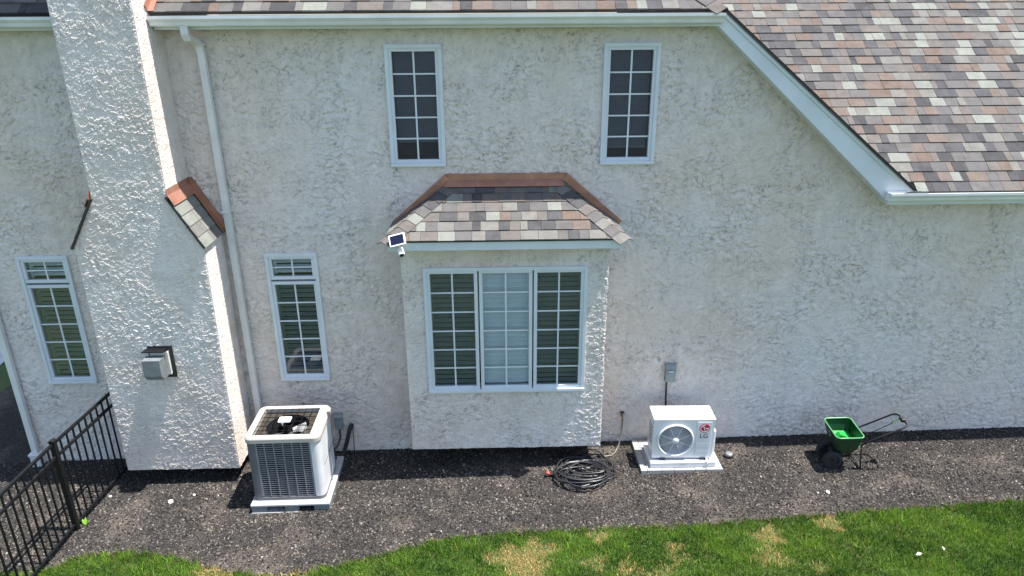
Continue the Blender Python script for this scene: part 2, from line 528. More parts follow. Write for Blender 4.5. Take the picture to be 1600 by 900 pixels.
PATCH = [(0.261, -2.113, 0.30), (0.30, -2.30, 0.20), (1.077, -1.818, 0.11), (1.859, -2.03, 0.085), (1.86, -2.2, 0.10), (2.921, -1.90, 0.15), (3.656, -1.745, 0.15), (0.988, -2.216, 0.12),
         (1.305, -2.305, 0.12), (2.83, -2.203, 0.17), (3.246, -2.407, 0.09), (-3.0, -2.14, 0.22), (-2.3, -2.3, 0.3), (1.6, -2.45, 0.2)]
PSTR = [1.0, 0.8, 0.9, 0.6, 0.35, 1.0, 0.95, 0.45, 0.5, 0.5, 0.4, 0.55, 0.5, 0.3]
def grass(n, x0, x1, y0, hmin, hmax, wid, name, label):
    x = RNG.uniform(x0, x1, n); e = edge_y(x); y = RNG.uniform(y0, -1.3, n)
    ok = y < e + np.abs(RNG.normal(0, 0.012, n)) - 0.008
    x = x[ok]; y = y[ok]; e = e[ok]; n = len(x)
    dead = np.zeros(n)
    for (px, py, pr), st in zip(PATCH, PSTR):
        d = np.hypot(x - px, (y - py) * 1.15) / pr + 0.28 * np.sin(np.arctan2(y - py, x - px) * 3 + px * 9) + 0.2 * np.sin(np.arctan2(y - py, x - px) * 7 + py * 5) + RNG.normal(0, 0.13, n)
        dead = np.maximum(dead, np.minimum(1, 1.25 * st) * np.clip((1.15 - d) / 0.35, 0, 1))
    nearedge = np.clip(1 - (e - y) / 0.05, 0, 1)
    h = RNG.uniform(hmin, hmax, n) * (1 - 0.55 * dead) * (1 + 0.25 * lownoise(x * 2, y * 2))
    th = RNG.uniform(0, 6.283, n); lean = RNG.uniform(0.15, 1.0, n) * h; la = RNG.uniform(0, 6.283, n)
    w = wid * RNG.uniform(0.6, 1.3, n)
    V = np.zeros((n, 3, 3))
    z = gz(x) + 0.002
    V[:, 0] = np.stack([x - w * np.cos(th), y - w * np.sin(th), z], 1)
    V[:, 1] = np.stack([x + w * np.cos(th), y + w * np.sin(th), z], 1)
    V[:, 2] = np.stack([x + lean * np.cos(la), y + lean * np.sin(la), z + h], 1)
    F = np.arange(n * 3).reshape(-1, 3)
    me = bpy.data.meshes.new(name)
    me.from_pydata(V.reshape(-1, 3).tolist(), [], F.tolist())
    t = np.clip(0.42 + 0.5 * lownoise(x, y) + 0.45 * lownoise(x * 3.7 + 2, y * 4.1) + RNG.normal(0, 0.25, n), 0, 1)[:, None]
    ca = np.array([(0.032, 0.092, 0.008)]); cb = np.array([(0.15, 0.27, 0.022)])
    c = ca * (1 - t) + cb * t
    yel = (RNG.random(n) < 0.07 + 0.25 * nearedge)[:, None]
    c = np.where(yel, np.array([(0.24, 0.22, 0.06)]), c)
    straw = np.array([(0.58, 0.40, 0.17)]) * RNG.uniform(0.6, 1.25, (n, 1))
    isd = (RNG.random(n) < dead)[:, None]
    c = np.where(isd, straw, c) * RNG.uniform(0.55, 1.35, (n, 1))
    color_attr(me, c, 3)
    me.materials.append(MATS['blade'])
    tag(link(name, me), label, 'grass', kind='stuff')
grass(190000, -6.2, 6.6, -2.85, 0.03, 0.065, 0.0032, 'lawn_grass', 'short green lawn with straw coloured dead patches along the mulch bed')
grass(60000, -7.2, 8.0, -5.5, 0.04, 0.075, 0.006, 'open_lawn_grass', 'open lawn grass stretching away from the mulch bed')

# ------------------------------------------------------------------ house
house = empty('house')
tag(house, 'pale stucco two storey house with multicoloured shingle roof, chimney and bay window', 'house')

WY = 0.0
TOPZ = 5.33
WINS = [(-1.156, -0.541, 3.74, 5.048), (1.199, 1.814, 3.74, 5.048), (-2.72, -2.105, 1.047, 2.729), (-5.60, -5.0, 1.06, 2.734)]

def holed(mbx, x0, x1, z0, z1, y, holes, depth=0.16):
    xs_ = sorted({x0, x1, *[h[0] for h in holes], *[h[1] for h in holes]})
    zs_ = sorted({z0, z1, *[h[2] for h in holes], *[h[3] for h in holes]})
    for a, b in zip(xs_, xs_[1:]):
        for c, d in zip(zs_, zs_[1:]):
            mx, mz = (a + b) / 2, (c + d) / 2
            if any(h[0] < mx < h[1] and h[2] < mz < h[3] for h in holes):
                continue
            mbx.add([(a, y, c), (b, y, c), (b, y, d), (a, y, d)], [(0, 1, 2, 3)])
    for h in holes:
        a, b, c, d = h
        yb = y + depth
        mbx.add([(a, y, c), (b, y, c), (b, y, d), (a, y, d), (a, yb, c), (b, yb, c), (b, yb, d), (a, yb, d)],
                [(0, 4, 5, 1), (1, 5, 6, 2), (2, 6, 7, 3), (3, 7, 4, 0)])
w = MB()
ins = 0.03
WY = 0.012
holed(w, -6.05, 2.41, -0.2, TOPZ, WY, [(a + ins, b - ins, c + ins, d - ins) for a, b, c, d in WINS])
w.add([(2.41, WY, -0.2), (4.62, WY, -0.2), (4.62, WY, 3.3), (2.41, WY, 5.33)], [(0, 1, 2, 3)])
w.add([(4.62, WY, -0.2), (9.5, WY, -0.2), (9.5, WY, 3.42), (4.62, WY, 3.3)], [(0, 1, 2, 3)])
w.add([(-6.05, 0, -0.2), (-6.05, 9, -0.2), (-6.05, 9, TOPZ), (-6.05, 4.4, 9.2), (-6.05, 0, TOPZ)], [(0, 1, 2, 3, 4)])
w.add([(9.5, 0, -0.2), (9.5, 9, -0.2), (9.5, 9, 3.42), (9.5, 4.5, 7.1), (9.5, 0, 3.42)], [(0, 1, 2, 3, 4)])
w.add([(-6.05, 9, -0.2), (9.5, 9, -0.2), (9.5, 9, 3.4), (2.4, 9, 5.3), (-6.05, 9, 5.3)], [(0, 1, 2, 3, 4)])
w.build('wall', 'stucco', house)

# ---- trowelled stucco as real relief
def vnoise(x, y, seed):
    xi = np.floor(x).astype(np.int64); yi = np.floor(y).astype(np.int64)
    fx_ = x - xi; fy_ = y - yi
    ux = fx_ * fx_ * fx_ * (fx_ * (fx_ * 6 - 15) + 10); uy = fy_ * fy_ * fy_ * (fy_ * (fy_ * 6 - 15) + 10)
    def grad(ix, iy, dx, dy):
        h = (ix * 374761393 + iy * 668265263 + seed * 982451653) & 0xffffffff
        h = ((h ^ (h >> 13)) * 1274126177) & 0xffffffff
        h = (h ^ (h >> 16)) & 0xffff
        an = h * (6.283185 / 65536.0)
        return np.cos(an) * dx + np.sin(an) * dy
    a = grad(xi, yi, fx_, fy_); b2 = grad(xi + 1, yi, fx_ - 1, fy_)
    c2 = grad(xi, yi + 1, fx_, fy_ - 1); d2 = grad(xi + 1, yi + 1, fx_ - 1, fy_ - 1)
    return (a * (1 - ux) + b2 * ux) * (1 - uy) + (c2 * (1 - ux) + d2 * ux) * uy
def sstep(a, b, t):
    t = np.clip((t - a) / (b - a), 0, 1)
    return t * t * (3 - 2 * t)
def relief(u, v, seed=0, amp=1.0, fq=1.0):
    u = u * fq; v = v * fq
    wx = vnoise(u * 6, v * 6, 31 + seed) * 0.07 + vnoise(u * 21, v * 21, 32 + seed) * 0.028
    wz = vnoise(u * 6 + 9, v * 6, 33 + seed) * 0.07 + vnoise(u * 21, v * 21 + 5, 34 + seed) * 0.028
    U = u + wx; V = v + wz
    n1 = vnoise(U * 11, V * 17, 1 + seed) + 0.45 * vnoise(U * 27, V * 36, 2 + seed)
    n2 = vnoise(U * 21, V * 30, 3 + seed) + 0.4 * vnoise(U * 45, V * 55, 4 + seed)
    n3 = vnoise(u * 48, v * 48, 5 + seed)
    patchy = 0.45 + 0.55 * sstep(-0.25, 0.25, vnoise(u * 1.9, v * 1.9, 9 + seed))
    h = 0.0046 * sstep(-0.03, 0.05, n1) + 0.0016 * np.exp(-(n1 / 0.06) ** 2) + 0.0034 * sstep(-0.02, 0.06, n2) + 0.0012 * np.exp(-(n2 / 0.06) ** 2)
    # crevice shade painted into the colour as broken strokes along the trowel lips
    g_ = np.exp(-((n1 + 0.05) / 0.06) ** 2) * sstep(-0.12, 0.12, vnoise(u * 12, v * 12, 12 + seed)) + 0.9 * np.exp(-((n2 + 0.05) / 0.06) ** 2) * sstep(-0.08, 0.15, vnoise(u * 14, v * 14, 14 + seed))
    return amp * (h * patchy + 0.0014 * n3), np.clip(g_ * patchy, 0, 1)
def sheet(name, parent, x0f, x1f, z0, z1, step, place_, keep=None, taper=0.012, seed=0, amp=1.0, fq=1.0, shade_amt=1.0):
    '''grid in (u across, v up); place_(u, v, h) -> xyz arrays'''
    nv = max(2, int(round((z1 - z0) / step)) + 1)
    v = np.linspace(z0, z1, nv)
    xl = x0f(v); xr = x1f(v)
    nu = max(2, int(round(float(np.mean(xr - xl)) / step)) + 1)
    t = np.linspace(0, 1, nu)
    U = xl[:, None] + (xr - xl)[:, None] * t[None]; Vv = np.repeat(v[:, None], nu, 1)
    e = np.minimum(U - xl[:, None], xr[:, None] - U)
    h, lip_shade = relief(U, Vv, seed, amp, fq); lip_shade = lip_shade * shade_amt
    h = h + RNG.normal(0, 1, h.shape) * (0.0009 if seed else 0.0006)
    if taper:
        h = h * np.clip(e / taper, 0, 1)
    co = np.stack(place_(U, Vv, h), -1).reshape(-1, 3)
    idx = np.arange(nu * nv).reshape(nv, nu)
    F = np.stack([idx[:-1, :-1], idx[:-1, 1:], idx[1:, 1:], idx[1:, :-1]], -1)
    if keep is not None:
        cu = (U[:-1, :-1] + U[1:, 1:]) / 2; cv = (Vv[:-1, :-1] + Vv[1:, 1:]) / 2
        F = F[keep(cu, cv)]
    F = F.reshape(-1, 4)
    me = bpy.data.meshes.new(name)
    me.vertices.add(len(co)); me.vertices.foreach_set('co', co.astype(np.float32).ravel())
    nf = len(F)
    me.loops.add(nf * 4); me.loops.foreach_set('vertex_index', F.astype(np.int32).ravel())
    me.polygons.add(nf)
    me.polygons.foreach_set('loop_start', np.arange(0, nf * 4, 4, dtype=np.int32))
    me.polygons.foreach_set('loop_total', np.full(nf, 4, dtype=np.int32))
    me.polygons.foreach_set('use_smooth', np.full(nf, seed == 0, dtype=bool))
    me.update(calc_edges=True)
    at = me.attributes.new('lip_shade', 'FLOAT', 'POINT'); at.data.foreach_set('value', lip_shade.astype(np.float32).ravel())
    me.materials.append(MATS['stucco'])
    return link(name, me, parent)
const = lambda c_: (lambda v: np.full_like(v, c_))
def no_holes(holes):
    def k(u, v):
        m_ = np.ones(u.shape, bool)
        for a, b2, c2, d2 in holes:
            m_ &= ~((u > a) & (u < b2) & (v > c2) & (v < d2))
        return m_
    return k
def wall_keep(u, v):
    m_ = no_holes([(a + 0.015, b2 - 0.015, c2 + 0.015, d2 - 0.015) for a, b2, c2, d2 in WINS])(u, v)
    m_ &= v < np.where(u < 2.41, 5.34, np.where(u < 4.62, 5.33 - (u - 2.41) * (2.03 / 2.21), 3.38))
    return m_
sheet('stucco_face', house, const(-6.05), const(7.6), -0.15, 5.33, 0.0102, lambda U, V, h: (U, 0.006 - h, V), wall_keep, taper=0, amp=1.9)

# ---- windows
UPANE = MB().box(-0.5, 0.5, -0.5, 0.5, -0.5, 0.5).mesh('pane', 'window_glass')
def window(x0, x1, z0, z1, y, sashes, blind, screen, label=None):
    """y is the face of the wall; frame stands 3 cm proud. sashes: (zlow, zhigh, xlow, xhigh, rows, screen)"""
    f = MB(); t = 0.042; yf = y - 0.030; yb = y + 0.10
    f.box(x0, x1, yf, yb, z1 - t, z1); f.box(x0, x1, yf - 0.012, yb, z0, z0 + t * 0.9)
    f.box(x0, x0 + t, yf + 0.002, yb - 0.002, z0 + t * 0.9, z1 - t); f.box(x1 - t, x1, yf + 0.002, yb - 0.002, z0 + t * 0.9, z1 - t)
    wnd = f.build('window', 'white_trim', house, bevel=0.004)
    if label: wnd['label'] = label
    for (sx0, sx1, sz0, sz1, rows, scr, bl) in sashes:
        s = MB(); st = 0.040; ys = y - 0.014; ye = y + 0.05
        s.box(sx0, sx1, ys, ye, sz0, sz0 + st); s.box(sx0, sx1, ys, ye, sz1 - st, sz1)
        s.box(sx0, sx0 + st, ys + 0.001, ye, sz0 + st, sz1 - st); s.box(sx1 - st, sx1, ys + 0.001, ye, sz0 + st, sz1 - st)
        s.build('sash', 'white_trim', wnd, bevel=0.005)
        gx0, gx1, gz0, gz1 = sx0 + st, sx1 - st, sz0 + st, sz1 - st
        xm = (gx0 + gx1) / 2; mw = 0.0095
        MB().box(xm - mw, xm + mw, y + 0.010, y + 0.022, gz0, gz1).build('muntin', 'white_trim', wnd)
        for r in range(1, rows):
            zz = gz0 + (gz1 - gz0) * r / rows
            MB().box(gx0, gx1, y + 0.009, y + 0.021, zz - mw * 0.85, zz + mw * 0.85).build('muntin', 'white_trim', wnd)
        for r in range(rows):
            for (pa, pb) in ((gx0, xm), (xm, gx1)):
                o = link('pane', UPANE, wnd)
                za = gz0 + (gz1 - gz0) * r / rows; zb = gz0 + (gz1 - gz0) * (r + 1) / rows
                o.location = ((pa + pb) / 2, y + 0.016, (za + zb) / 2)
                o.scale = (pb - pa, 0.004, zb - za)
        if scr:
            MB().add([(gx0, y + 0.055, gz0), (gx1, y + 0.055, gz0), (gx1, y + 0.055, gz1), (gx0, y + 0.055, gz1)], [(0, 1, 2, 3)]).build('insect_screen', 'insect_screen', wnd)
        # blinds: real slats
        kind_, pitch, sw, ang, low, mat_ = bl
        b = MB(); z = gz1
        ca, sa = math.cos(ang) * sw / 2, math.sin(ang) * sw / 2
        yb_ = y + 0.105
        xa, xb = gx0 + 0.004, gx1 - 0.004
        if kind_ == 'shutter':
            b.box(gx0 - 0.012, gx0 + 0.014, yb_ - 0.02, yb_ + 0.02, gz0, gz1); b.box(gx1 - 0.014, gx1 + 0.012, yb_ - 0.02, yb_ + 0.02, gz0, gz1)
            xa, xb = gx0 + 0.014, gx1 - 0.014
        while z > gz0 + low * (gz1 - gz0):
            b.add([(xa, yb_ - ca, z - sa), (xb, yb_ - ca, z - sa), (xb, yb_ + ca, z + sa), (xa, yb_ + ca, z + sa),
                   (xa, yb_ - ca, z - sa + 0.006), (xb, yb_ - ca, z - sa + 0.006), (xb, yb_ + ca, z + sa + 0.006), (xa, yb_ + ca, z + sa + 0.006)],
                  [(0, 1, 2, 3), (7, 6, 5, 4), (0, 4, 5, 1), (2, 6, 7, 3)])
            z -= pitch
        if low > 0:
            b.box(xa, xb, yb_ - 0.012, yb_ + 0.012, z, z + 0.025)
        tag(b.build('blind', mat_, wnd), kind='stuff')
    # dark room behind
    rb = MB(); yr = y + 0.165
    a, b_, c, d = x0 + 0.0, x1 - 0.0, z0 + 0.0, z1 - 0.0
    rb.add([(a, yr, c), (b_, yr, c), (b_, yr, d), (a, yr, d), (a, yr + 0.5, c), (b_, yr + 0.5, c), (b_, yr + 0.5, d), (a, yr + 0.5, d)],
           [(0, 4, 5, 1), (1, 5, 6, 2), (2, 6, 7, 3), (3, 7, 4, 0), (4, 7, 6, 5)])
    rb.build('room_recess', 'room_dark', wnd)
    return wnd
FR = 0.036
mini = ('mini', 0.028, 0.027, RAD(52), 0.17, 'blind_grey')
mini2 = ('mini', 0.028, 0.027, RAD(52), 0.10, 'blind_grey')
a, b_, c, d = WINS[0]; window(a, b_, c, d, 0, [(a + FR, b_ - FR, c + FR, d - FR, 5, True, mini)], None, True, 'upper window with its grey blind stopping short of the sill')
a, b_, c, d = WINS[1]; window(a, b_, c, d, 0, [(a + FR, b_ - FR, c + FR, d - FR, 5, True, mini2)], None, True, 'upper window beside the sloping roof edge')
shut = ('shutter', 0.062, 0.046, RAD(28), 0.0, 'blind_white')
shutc = ('shutter', 0.062, 0.056, RAD(46), 0.0, 'blind_white')
for k in (2, 3):
    a, b_, c, d = WINS[k]
    zt = 2.385
    window(a, b_, c, d, 0, [(a + FR, b_ - FR, c + FR, zt - 0.012, 5, True, shut), (a + FR, b_ - FR, zt + 0.012, d - FR, 2, False, shut)], None, True,
           'tall window with transom by the downspout' if k == 2 else 'tall window with transom behind the black fence')

# ---- chimney
CF = -0.585
prof = [(-4.54, 0.15), (-3.185, 0.15), (-3.16, 3.03), (-3.455, 3.56), (-3.44, 9.6), (-4.235, 9.6), (-4.245, 3.55), (-4.54, 3.04)]
chim = MB().prism(prof, 'y', CF, 0.35)
chimney = chim.build('chimney', 'stucco', house)
cz = np.array([0.15, 3.03, 3.56, 5.9]); cxr = np.array([-3.185, -3.16, -3.455, -3.449]); cz2 = np.array([0.15, 3.04, 3.55, 5.9]); cxl = np.array([-4.54, -4.54, -4.245, -4.241])
fxr = lambda v: np.interp(v, cz, cxr); fxl = lambda v: np.interp(v, cz2, cxl)
sheet('stucco_face', chimney, fxl, fxr, 0.15, 5.9, 0.009, lambda U, V, h: (U, CF - 0.002 - h, V), seed=50, amp=0.95, fq=1.2, shade_amt=0.6)
sheet('stucco_face', chimney, const(CF), const(0.0), 0.15, 5.9, 0.0115, lambda U, V, h: (np.interp(V, cz, cxr) + 0.002 + h, U, V), seed=60, amp=0.5, shade_amt=0.25)
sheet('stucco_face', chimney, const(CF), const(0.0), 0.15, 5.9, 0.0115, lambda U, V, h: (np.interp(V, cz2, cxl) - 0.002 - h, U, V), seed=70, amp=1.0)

# ---- bay
BF = -0.50
BX0, BX1, BZ0, BZ1 = -1.06, 1.272, 0.312, 2.97
bw = (-0.818, 1.042, 1.112, 2.70)
by = MB()
holed(by, BX0, BX1, BZ0, BZ1, BF, [(bw[0] + ins, bw[1] - ins, bw[2] + ins, bw[3] - ins)])
by.add([(BX0, BF, BZ0), (BX0, 0.02, BZ0), (BX0, 0.02, BZ1), (BX0, BF, BZ1)], [(0, 1, 2, 3)])
by.add([(BX1, BF, BZ0), (BX1, 0.02, BZ0), (BX1, 0.02, BZ1), (BX1, BF, BZ1)], [(0, 1, 2, 3)])
by.add([(BX0, BF, BZ0), (BX1, BF, BZ0), (BX1, 0.02, BZ0), (BX0, 0.02, BZ0)], [(0, 1, 2, 3)])
bay = by.build('bay', 'stucco', house)
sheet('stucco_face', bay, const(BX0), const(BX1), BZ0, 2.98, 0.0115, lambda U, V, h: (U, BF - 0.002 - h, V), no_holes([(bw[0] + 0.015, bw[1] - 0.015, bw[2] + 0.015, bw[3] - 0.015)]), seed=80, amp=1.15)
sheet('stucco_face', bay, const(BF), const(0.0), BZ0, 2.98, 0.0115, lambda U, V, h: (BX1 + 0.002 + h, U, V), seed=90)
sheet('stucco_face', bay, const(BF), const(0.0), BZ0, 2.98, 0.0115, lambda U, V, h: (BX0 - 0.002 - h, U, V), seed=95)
xw = [bw[0] + FR, bw[0] + 0.619, bw[0] + 1.241, bw[1] - FR]
zz0, zz1 = bw[2] + FR, bw[3] - FR
window(*bw, BF, [(xw[0], xw[1] - 0.008, zz0, zz1, 6, True, shut), (xw[1] + 0.008, xw[2] - 0.008, zz0, zz1, 6, False, shutc), (xw[2] + 0.008, xw[3], zz0, zz1, 6, True, shut)], None, True,
       'triple bay window with plantation shutters')

# ---- shingles: every tile is recorded, the largest 300 become parts, the rest one mesh per roof
TILES = []
def tile_verts(x0, x1, t0, t1, L, thick):
    lo = [(x0, 0), (x1, 0), (t1, L), (t0, L)]
    top = [thick, thick, 0.0015, 0.0015]
    return [(x, y, 0.0) for x, y in lo] + [(x, y, z) for (x, y), z in zip(lo, top)]
TF = [(4, 5, 6, 7), (0, 1, 5, 4), (1, 2, 6, 5), (3, 0, 4, 7), (2, 3, 7, 6)]
UT = {}
def unit_tile(L, thick):
    k = (round(L, 4), thick)
    if k not in UT:
        UT[k] = MB().add(tile_verts(0, 1, 0, 1, L, thick), TF).mesh('shingle', 'shingle_grey')
    return UT[k]
def pick_col(prev):
    while True:
        c = random.choices(range(8), SH_W)[0]
        if c != prev or random.random() < 0.3:
            return c
def shingle_rows(parent, M, rows, expo, left, right, wmin=0.07, wmax=0.27):
    """M maps (along eave, up slope, normal) to world; left(v)/right(v) give the limits"""
    prev = -1
    for r in range(rows):
        v = r * expo; L = expo * 1.15
        xa, xb = left(v), right(v); ta, tb = left(v + L), right(v + L)
        x = xa - random.uniform(0, 0.0)
        first = True
        while x < xb - 1e-6:
            wd = random.choice([random.uniform(wmin, 0.13), random.uniform(0.12, wmax), random.uniform(0.15, wmax)])
            x1 = min(x + wd, xb)
            if xb - x1 < 0.06: x1 = xb
            prev = pick_col(prev)
            thick = random.choice((0.010, 0.015))
            c0 = max(x, ta) if (first or x < ta) else x
            c1 = min(x1, tb)
            u0, u1 = max(x, xa), x1
            if c1 < c0 + 0.004:
                c0 = c1 = min(max((u0 + u1) / 2, ta), tb)
            rect = abs(c0 - u0) < 1e-5 and abs(c1 - u1) < 1e-5
            TILES.append((parent, M, v, u0, u1 - 0.003, c0, c1 - 0.003, L, thick, prev, rect))
            x = x1; first = False
def frame_matrix(o, X, Y):
    X = Vector(X).normalized(); Y = Vector(Y); Y = (Y - X * Y.dot(X)).normalized(); Z = X.cross(Y)
    mm = Matrix.Identity(4)
    for i in range(3):
        mm[i][0] = X[i]; mm[i][1] = Y[i]; mm[i][2] = Z[i]; mm[i][3] = o[i]
    return mm
def flush_tiles():
    def area(t):
        P_, M, v, u0, u1, c0, c1, L, th, ci, rect = t
        p = proj(M @ Vector(((u0 + u1) / 2, v + L * 0.4, 0)))
        inside = p[2] > 0 and -5 < p[0] < 1605 and -5 < p[1] < 905
        q = [proj(M @ Vector(k)) for k in ((u0, v, 0), (u1, v, 0), (u0, v + L, 0))]
        ar = abs((q[1][0] - q[0][0]) * (q[2][1] - q[0][1]) - (q[1][1] - q[0][1]) * (q[2][0] - q[0][0]))
        if P_.name.startswith('roof') and p[0] < 1350 and p[1] > 10 and P_ is low_roof:   # behind the rake board
            x_lim = 1134 + (p[1] - 19) * (1430 - 1134) / (299 - 19)
            if p[0] < x_lim - 6: inside = False
        return ar if inside else 0
    order = sorted(range(len(TILES)), key=lambda i: -area(TILES[i]))
    solo = set(order[:300])
    rest = {}
    for i, t in enumerate(TILES):
        P_, M, v, u0, u1, c0, c1, L, th, ci, rect = t
        if i in solo and area(t) > 0:
            if rect:
                o = link('shingle', unit_tile(L, th), P_)
                o.matrix_local = M @ Matrix.Translation((u0, v, 0)) @ Matrix.Diagonal((u1 - u0, 1, 1, 1))
            else:
                me = MB().add(tile_verts(u0, u1, c0, c1, L, th), TF).mesh('shingle', 'shingle_grey')
                o = link('shingle', me, P_)
                o.matrix_local = M @ Matrix.Translation((0, v, 0))
            o.material_slots[0].link = 'OBJECT'
            o.material_slots[0].material = MATS[SH_COLS[ci][0]]
        else:
            mbx = rest.setdefault(P_, MB())
            vs_ = [M @ (Vector(p) + Vector((0, v, 0))) for p in tile_verts(u0, u1, c0, c1, L, th)]
            mbx.add(vs_, TF, ci)
    for P_, mbx in rest.items():
        tag(mbx.build('shingles', [n for n, _ in SH_COLS], P_), kind='stuff')

PIT = RAD(39.5); CP, SP = math.cos(PIT), math.sin(PIT)
EXPO = 0.143
# upper roof: front slope, back slope, right slope (hip + catslide)
UEY, UEZ = -0.29, 5.375
XR = 2.40
ridge_s = 5.6
rz_ = UEZ + ridge_s * SP; ry_ = UEY + ridge_s * CP
k_h = 0.814
hx = XR - (rz_ - UEZ) / k_h
u = MB()
T = 0.03
def slab(mbx, pts, t=0.03):
    n = (Vector(pts[1]) - Vector(pts[0])).cross(Vector(pts[2]) - Vector(pts[0])).normalized()
    if n.z < 0: n = -n
    k = len(pts)
    mbx.add([tuple(p) for p in pts] + [tuple(Vector(p) - n * t) for p in pts],
            [tuple(range(k)), tuple(range(2 * k - 1, k - 1, -1))] + [(i, (i + 1) % k, k + (i + 1) % k, k + i) for i in range(k)])
# front slope is split around the chimney
def fs_pt(x, s): return (x, UEY + s * CP, UEZ + s * SP)
slab(u, [fs_pt(-6.35, 0), fs_pt(-4.25, 0), fs_pt(-4.25, 1.2), fs_pt(-6.35, 1.2)])
slab(u, [fs_pt(-3.43, 0), fs_pt(XR, 0), fs_pt(XR - 1.2 * SP / k_h, 1.2), fs_pt(-3.43, 1.2)])
slab(u, [fs_pt(-6.35, 1.2), fs_pt(XR - 1.2 * SP / k_h, 1.2), fs_pt(hx, ridge_s), fs_pt(-6.35, ridge_s)])
slab(u, [(-6.35, ry_, rz_), (hx, ry_, rz_), (XR, 2 * ry_ - UEY, UEZ), (-6.35, 2 * ry_ - UEY, UEZ)])
up_roof = u.build('roof', 'roof_felt', house)
MU = frame_matrix((0, UEY, UEZ), (1, 0, 0), (0, CP, SP))
shingle_rows(up_roof, MU, 3, EXPO, lambda v: -3.42, lambda v: XR - v * SP / k_h - 0.01)
shingle_rows(up_roof, MU, 3, EXPO, lambda v: -6.33, lambda v: -4.26)
cfl = MB()
cfl.add([MU @ Vector(p_) for p_ in ((-3.436, 0.0, 0.020), (-3.375, 0.0, 0.020), (-3.375, 1.1, 0.020), (-3.436, 1.1, 0.020), (-3.432, 1.1, 0.10), (-3.432, 0.0, 0.10))], [(0, 1, 2, 3), (0, 3, 4, 5)])
cfl.build('flashing', 'copper_bright', up_roof, solid=0.004)
# right slope of the upper block
RKX1, RKZ1 = 4.815, 3.425
lowO = (0, -0.27, 3.437)
def low_y(z): return lowO[1] + (z - lowO[2]) * CP / SP
rs = MB()
zt_ = 5.365
slab(rs, [(XR + 0.02, -0.245, zt_), (RKX1, -0.245, RKZ1), (RKX1, low_y(RKZ1) + 0.02, RKZ1), (XR + 0.02, low_y(zt_), zt_)], 0.03)
slab(rs, [(XR, UEY, UEZ), (XR + 0.02, low_y(zt_), zt_), (XR + 0.02, 2 * ry_ - UEY, zt_), (hx, ry_, rz_)], 0.03)
rside = rs.build('roof', 'shingle_far', house)
# lower big roof
lr = MB()
LRS = 5.6
def lp(x, s): return (x, lowO[1] + s * CP, lowO[2] + s * SP)
slab(lr, [lp(4.80, 0.0), lp(9.9, 0), lp(9.9, 0.42), lp(4.80, 0.42)])
slab(lr, [lp(2.3, 0.42), lp(9.9, 0.42), lp(9.9, LRS), lp(2.3, LRS)])
slab(lr, [lp(2.3, LRS), lp(9.9, LRS), (9.9, lp(0, LRS)[1] * 2, 3.4), (2.3, lp(0, LRS)[1] * 2, 3.4)])
low_roof = lr.build('roof', 'roof_felt', house)
ML = frame_matrix(lowO, (1, 0, 0), (0, CP, SP))
def rake_x(v):
    z = lowO[2] + v * SP
    return max(2.36, RKX1 - (z - RKZ1) / k_h) - 0.03
shingle_rows(low_roof, ML, 30, EXPO, rake_x, lambda v: 8.2 if v > 1 else 7.4)

# hip caps along the upper roof's right hip
def hip_caps(parent, p0, p1, na, nb, da, db, width, expo, L, cols, n0=0):
    p0 = Vector(p0); p1 = Vector(p1); d = (p1 - p0); ln = d.length; d.normalize()
    k = int(ln / expo)
    nm = (Vector(na) + Vector(nb)).normalized()
    for i in range(k):
        s0 = i * expo; s1 = min(s0 + L, ln)
        mbx = MB(); vs_ = []
        for s, lift in ((s0, 0.020), (s1, 0.010)):
            c_ = p0 + d * s
            for e, nn in ((da * width, na), (Vector(), nm), (db * width, nb)):
                vs_.append(c_ + e + Vector(nn) * lift)
            for e, nn in ((da * width, na), (Vector(), nm), (db * width, nb)):
                vs_.append(c_ + e + Vector(nn) * (lift - 0.010))
        mbx.add(vs_, [(0, 1, 7, 6), (1, 2, 8, 7), (0, 3, 4, 1), (1, 4, 5, 2), (0, 6, 9, 3), (2, 5, 11, 8)])
        mbx.build('hip_cap', cols[(i + n0) % len(cols)], parent)
nF = Vector((0, -SP, CP)); nR = Vector((k_h, 0, 1)).normalized()
hp0 = Vector((XR - 0.01, UEY, UEZ)); hd = Vector((-SP / k_h, CP, SP)).normalized()
daF = nF.cross(hd); daF = daF if daF.x < 0 else -daF
dbR = nR.cross(hd); dbR = dbR if dbR.z < 0 else -dbR
hip_caps(up_roof, hp0, hp0 + hd * 1.2, nF, nR, daF.normalized(), dbR.normalized(), 0.15, 0.15, 0.22, ['shingle_taupe', 'shingle_grey', 'shingle_ash'])

# ---- bay roof
EY, EZ = -0.755, 3.085
EXL, EXR = -1.185, 1.415
TY, TZ = -0.07, 3.535
TXL, TXR = -0.53, 0.755
b = MB()
A = (EXL, EY, EZ); B_ = (EXR, EY, EZ); C_ = (TXR, TY, TZ); D_ = (TXL, TY, TZ)
slab(b, [A, B_, C_, D_], 0.02)
slab(b, [(EXL, 0.0, EZ), A, D_, (TXL, 0.0, TZ)], 0.02)
slab(b, [B_, (EXR, 0.0, EZ), (TXR, 0.0, TZ), C_], 0.02)
bay_roof = b.build('bay_roof', 'roof_felt', house)
sv = Vector((0, TY - EY, TZ - EZ)); SL = sv.length; svn = sv.normalized()
MBAY = frame_matrix((0, EY, EZ), (1, 0, 0), svn)
be = SL / 6.0
fl_ = lambda v: EXL + (TXL - EXL) * min(v, SL) / SL + 0.012
fr_ = lambda v: EXR + (TXR - EXR) * min(v, SL) / SL - 0.012
shingle_rows(bay_roof, MBAY, 6, be, fl_, fr_, 0.07, 0.22)
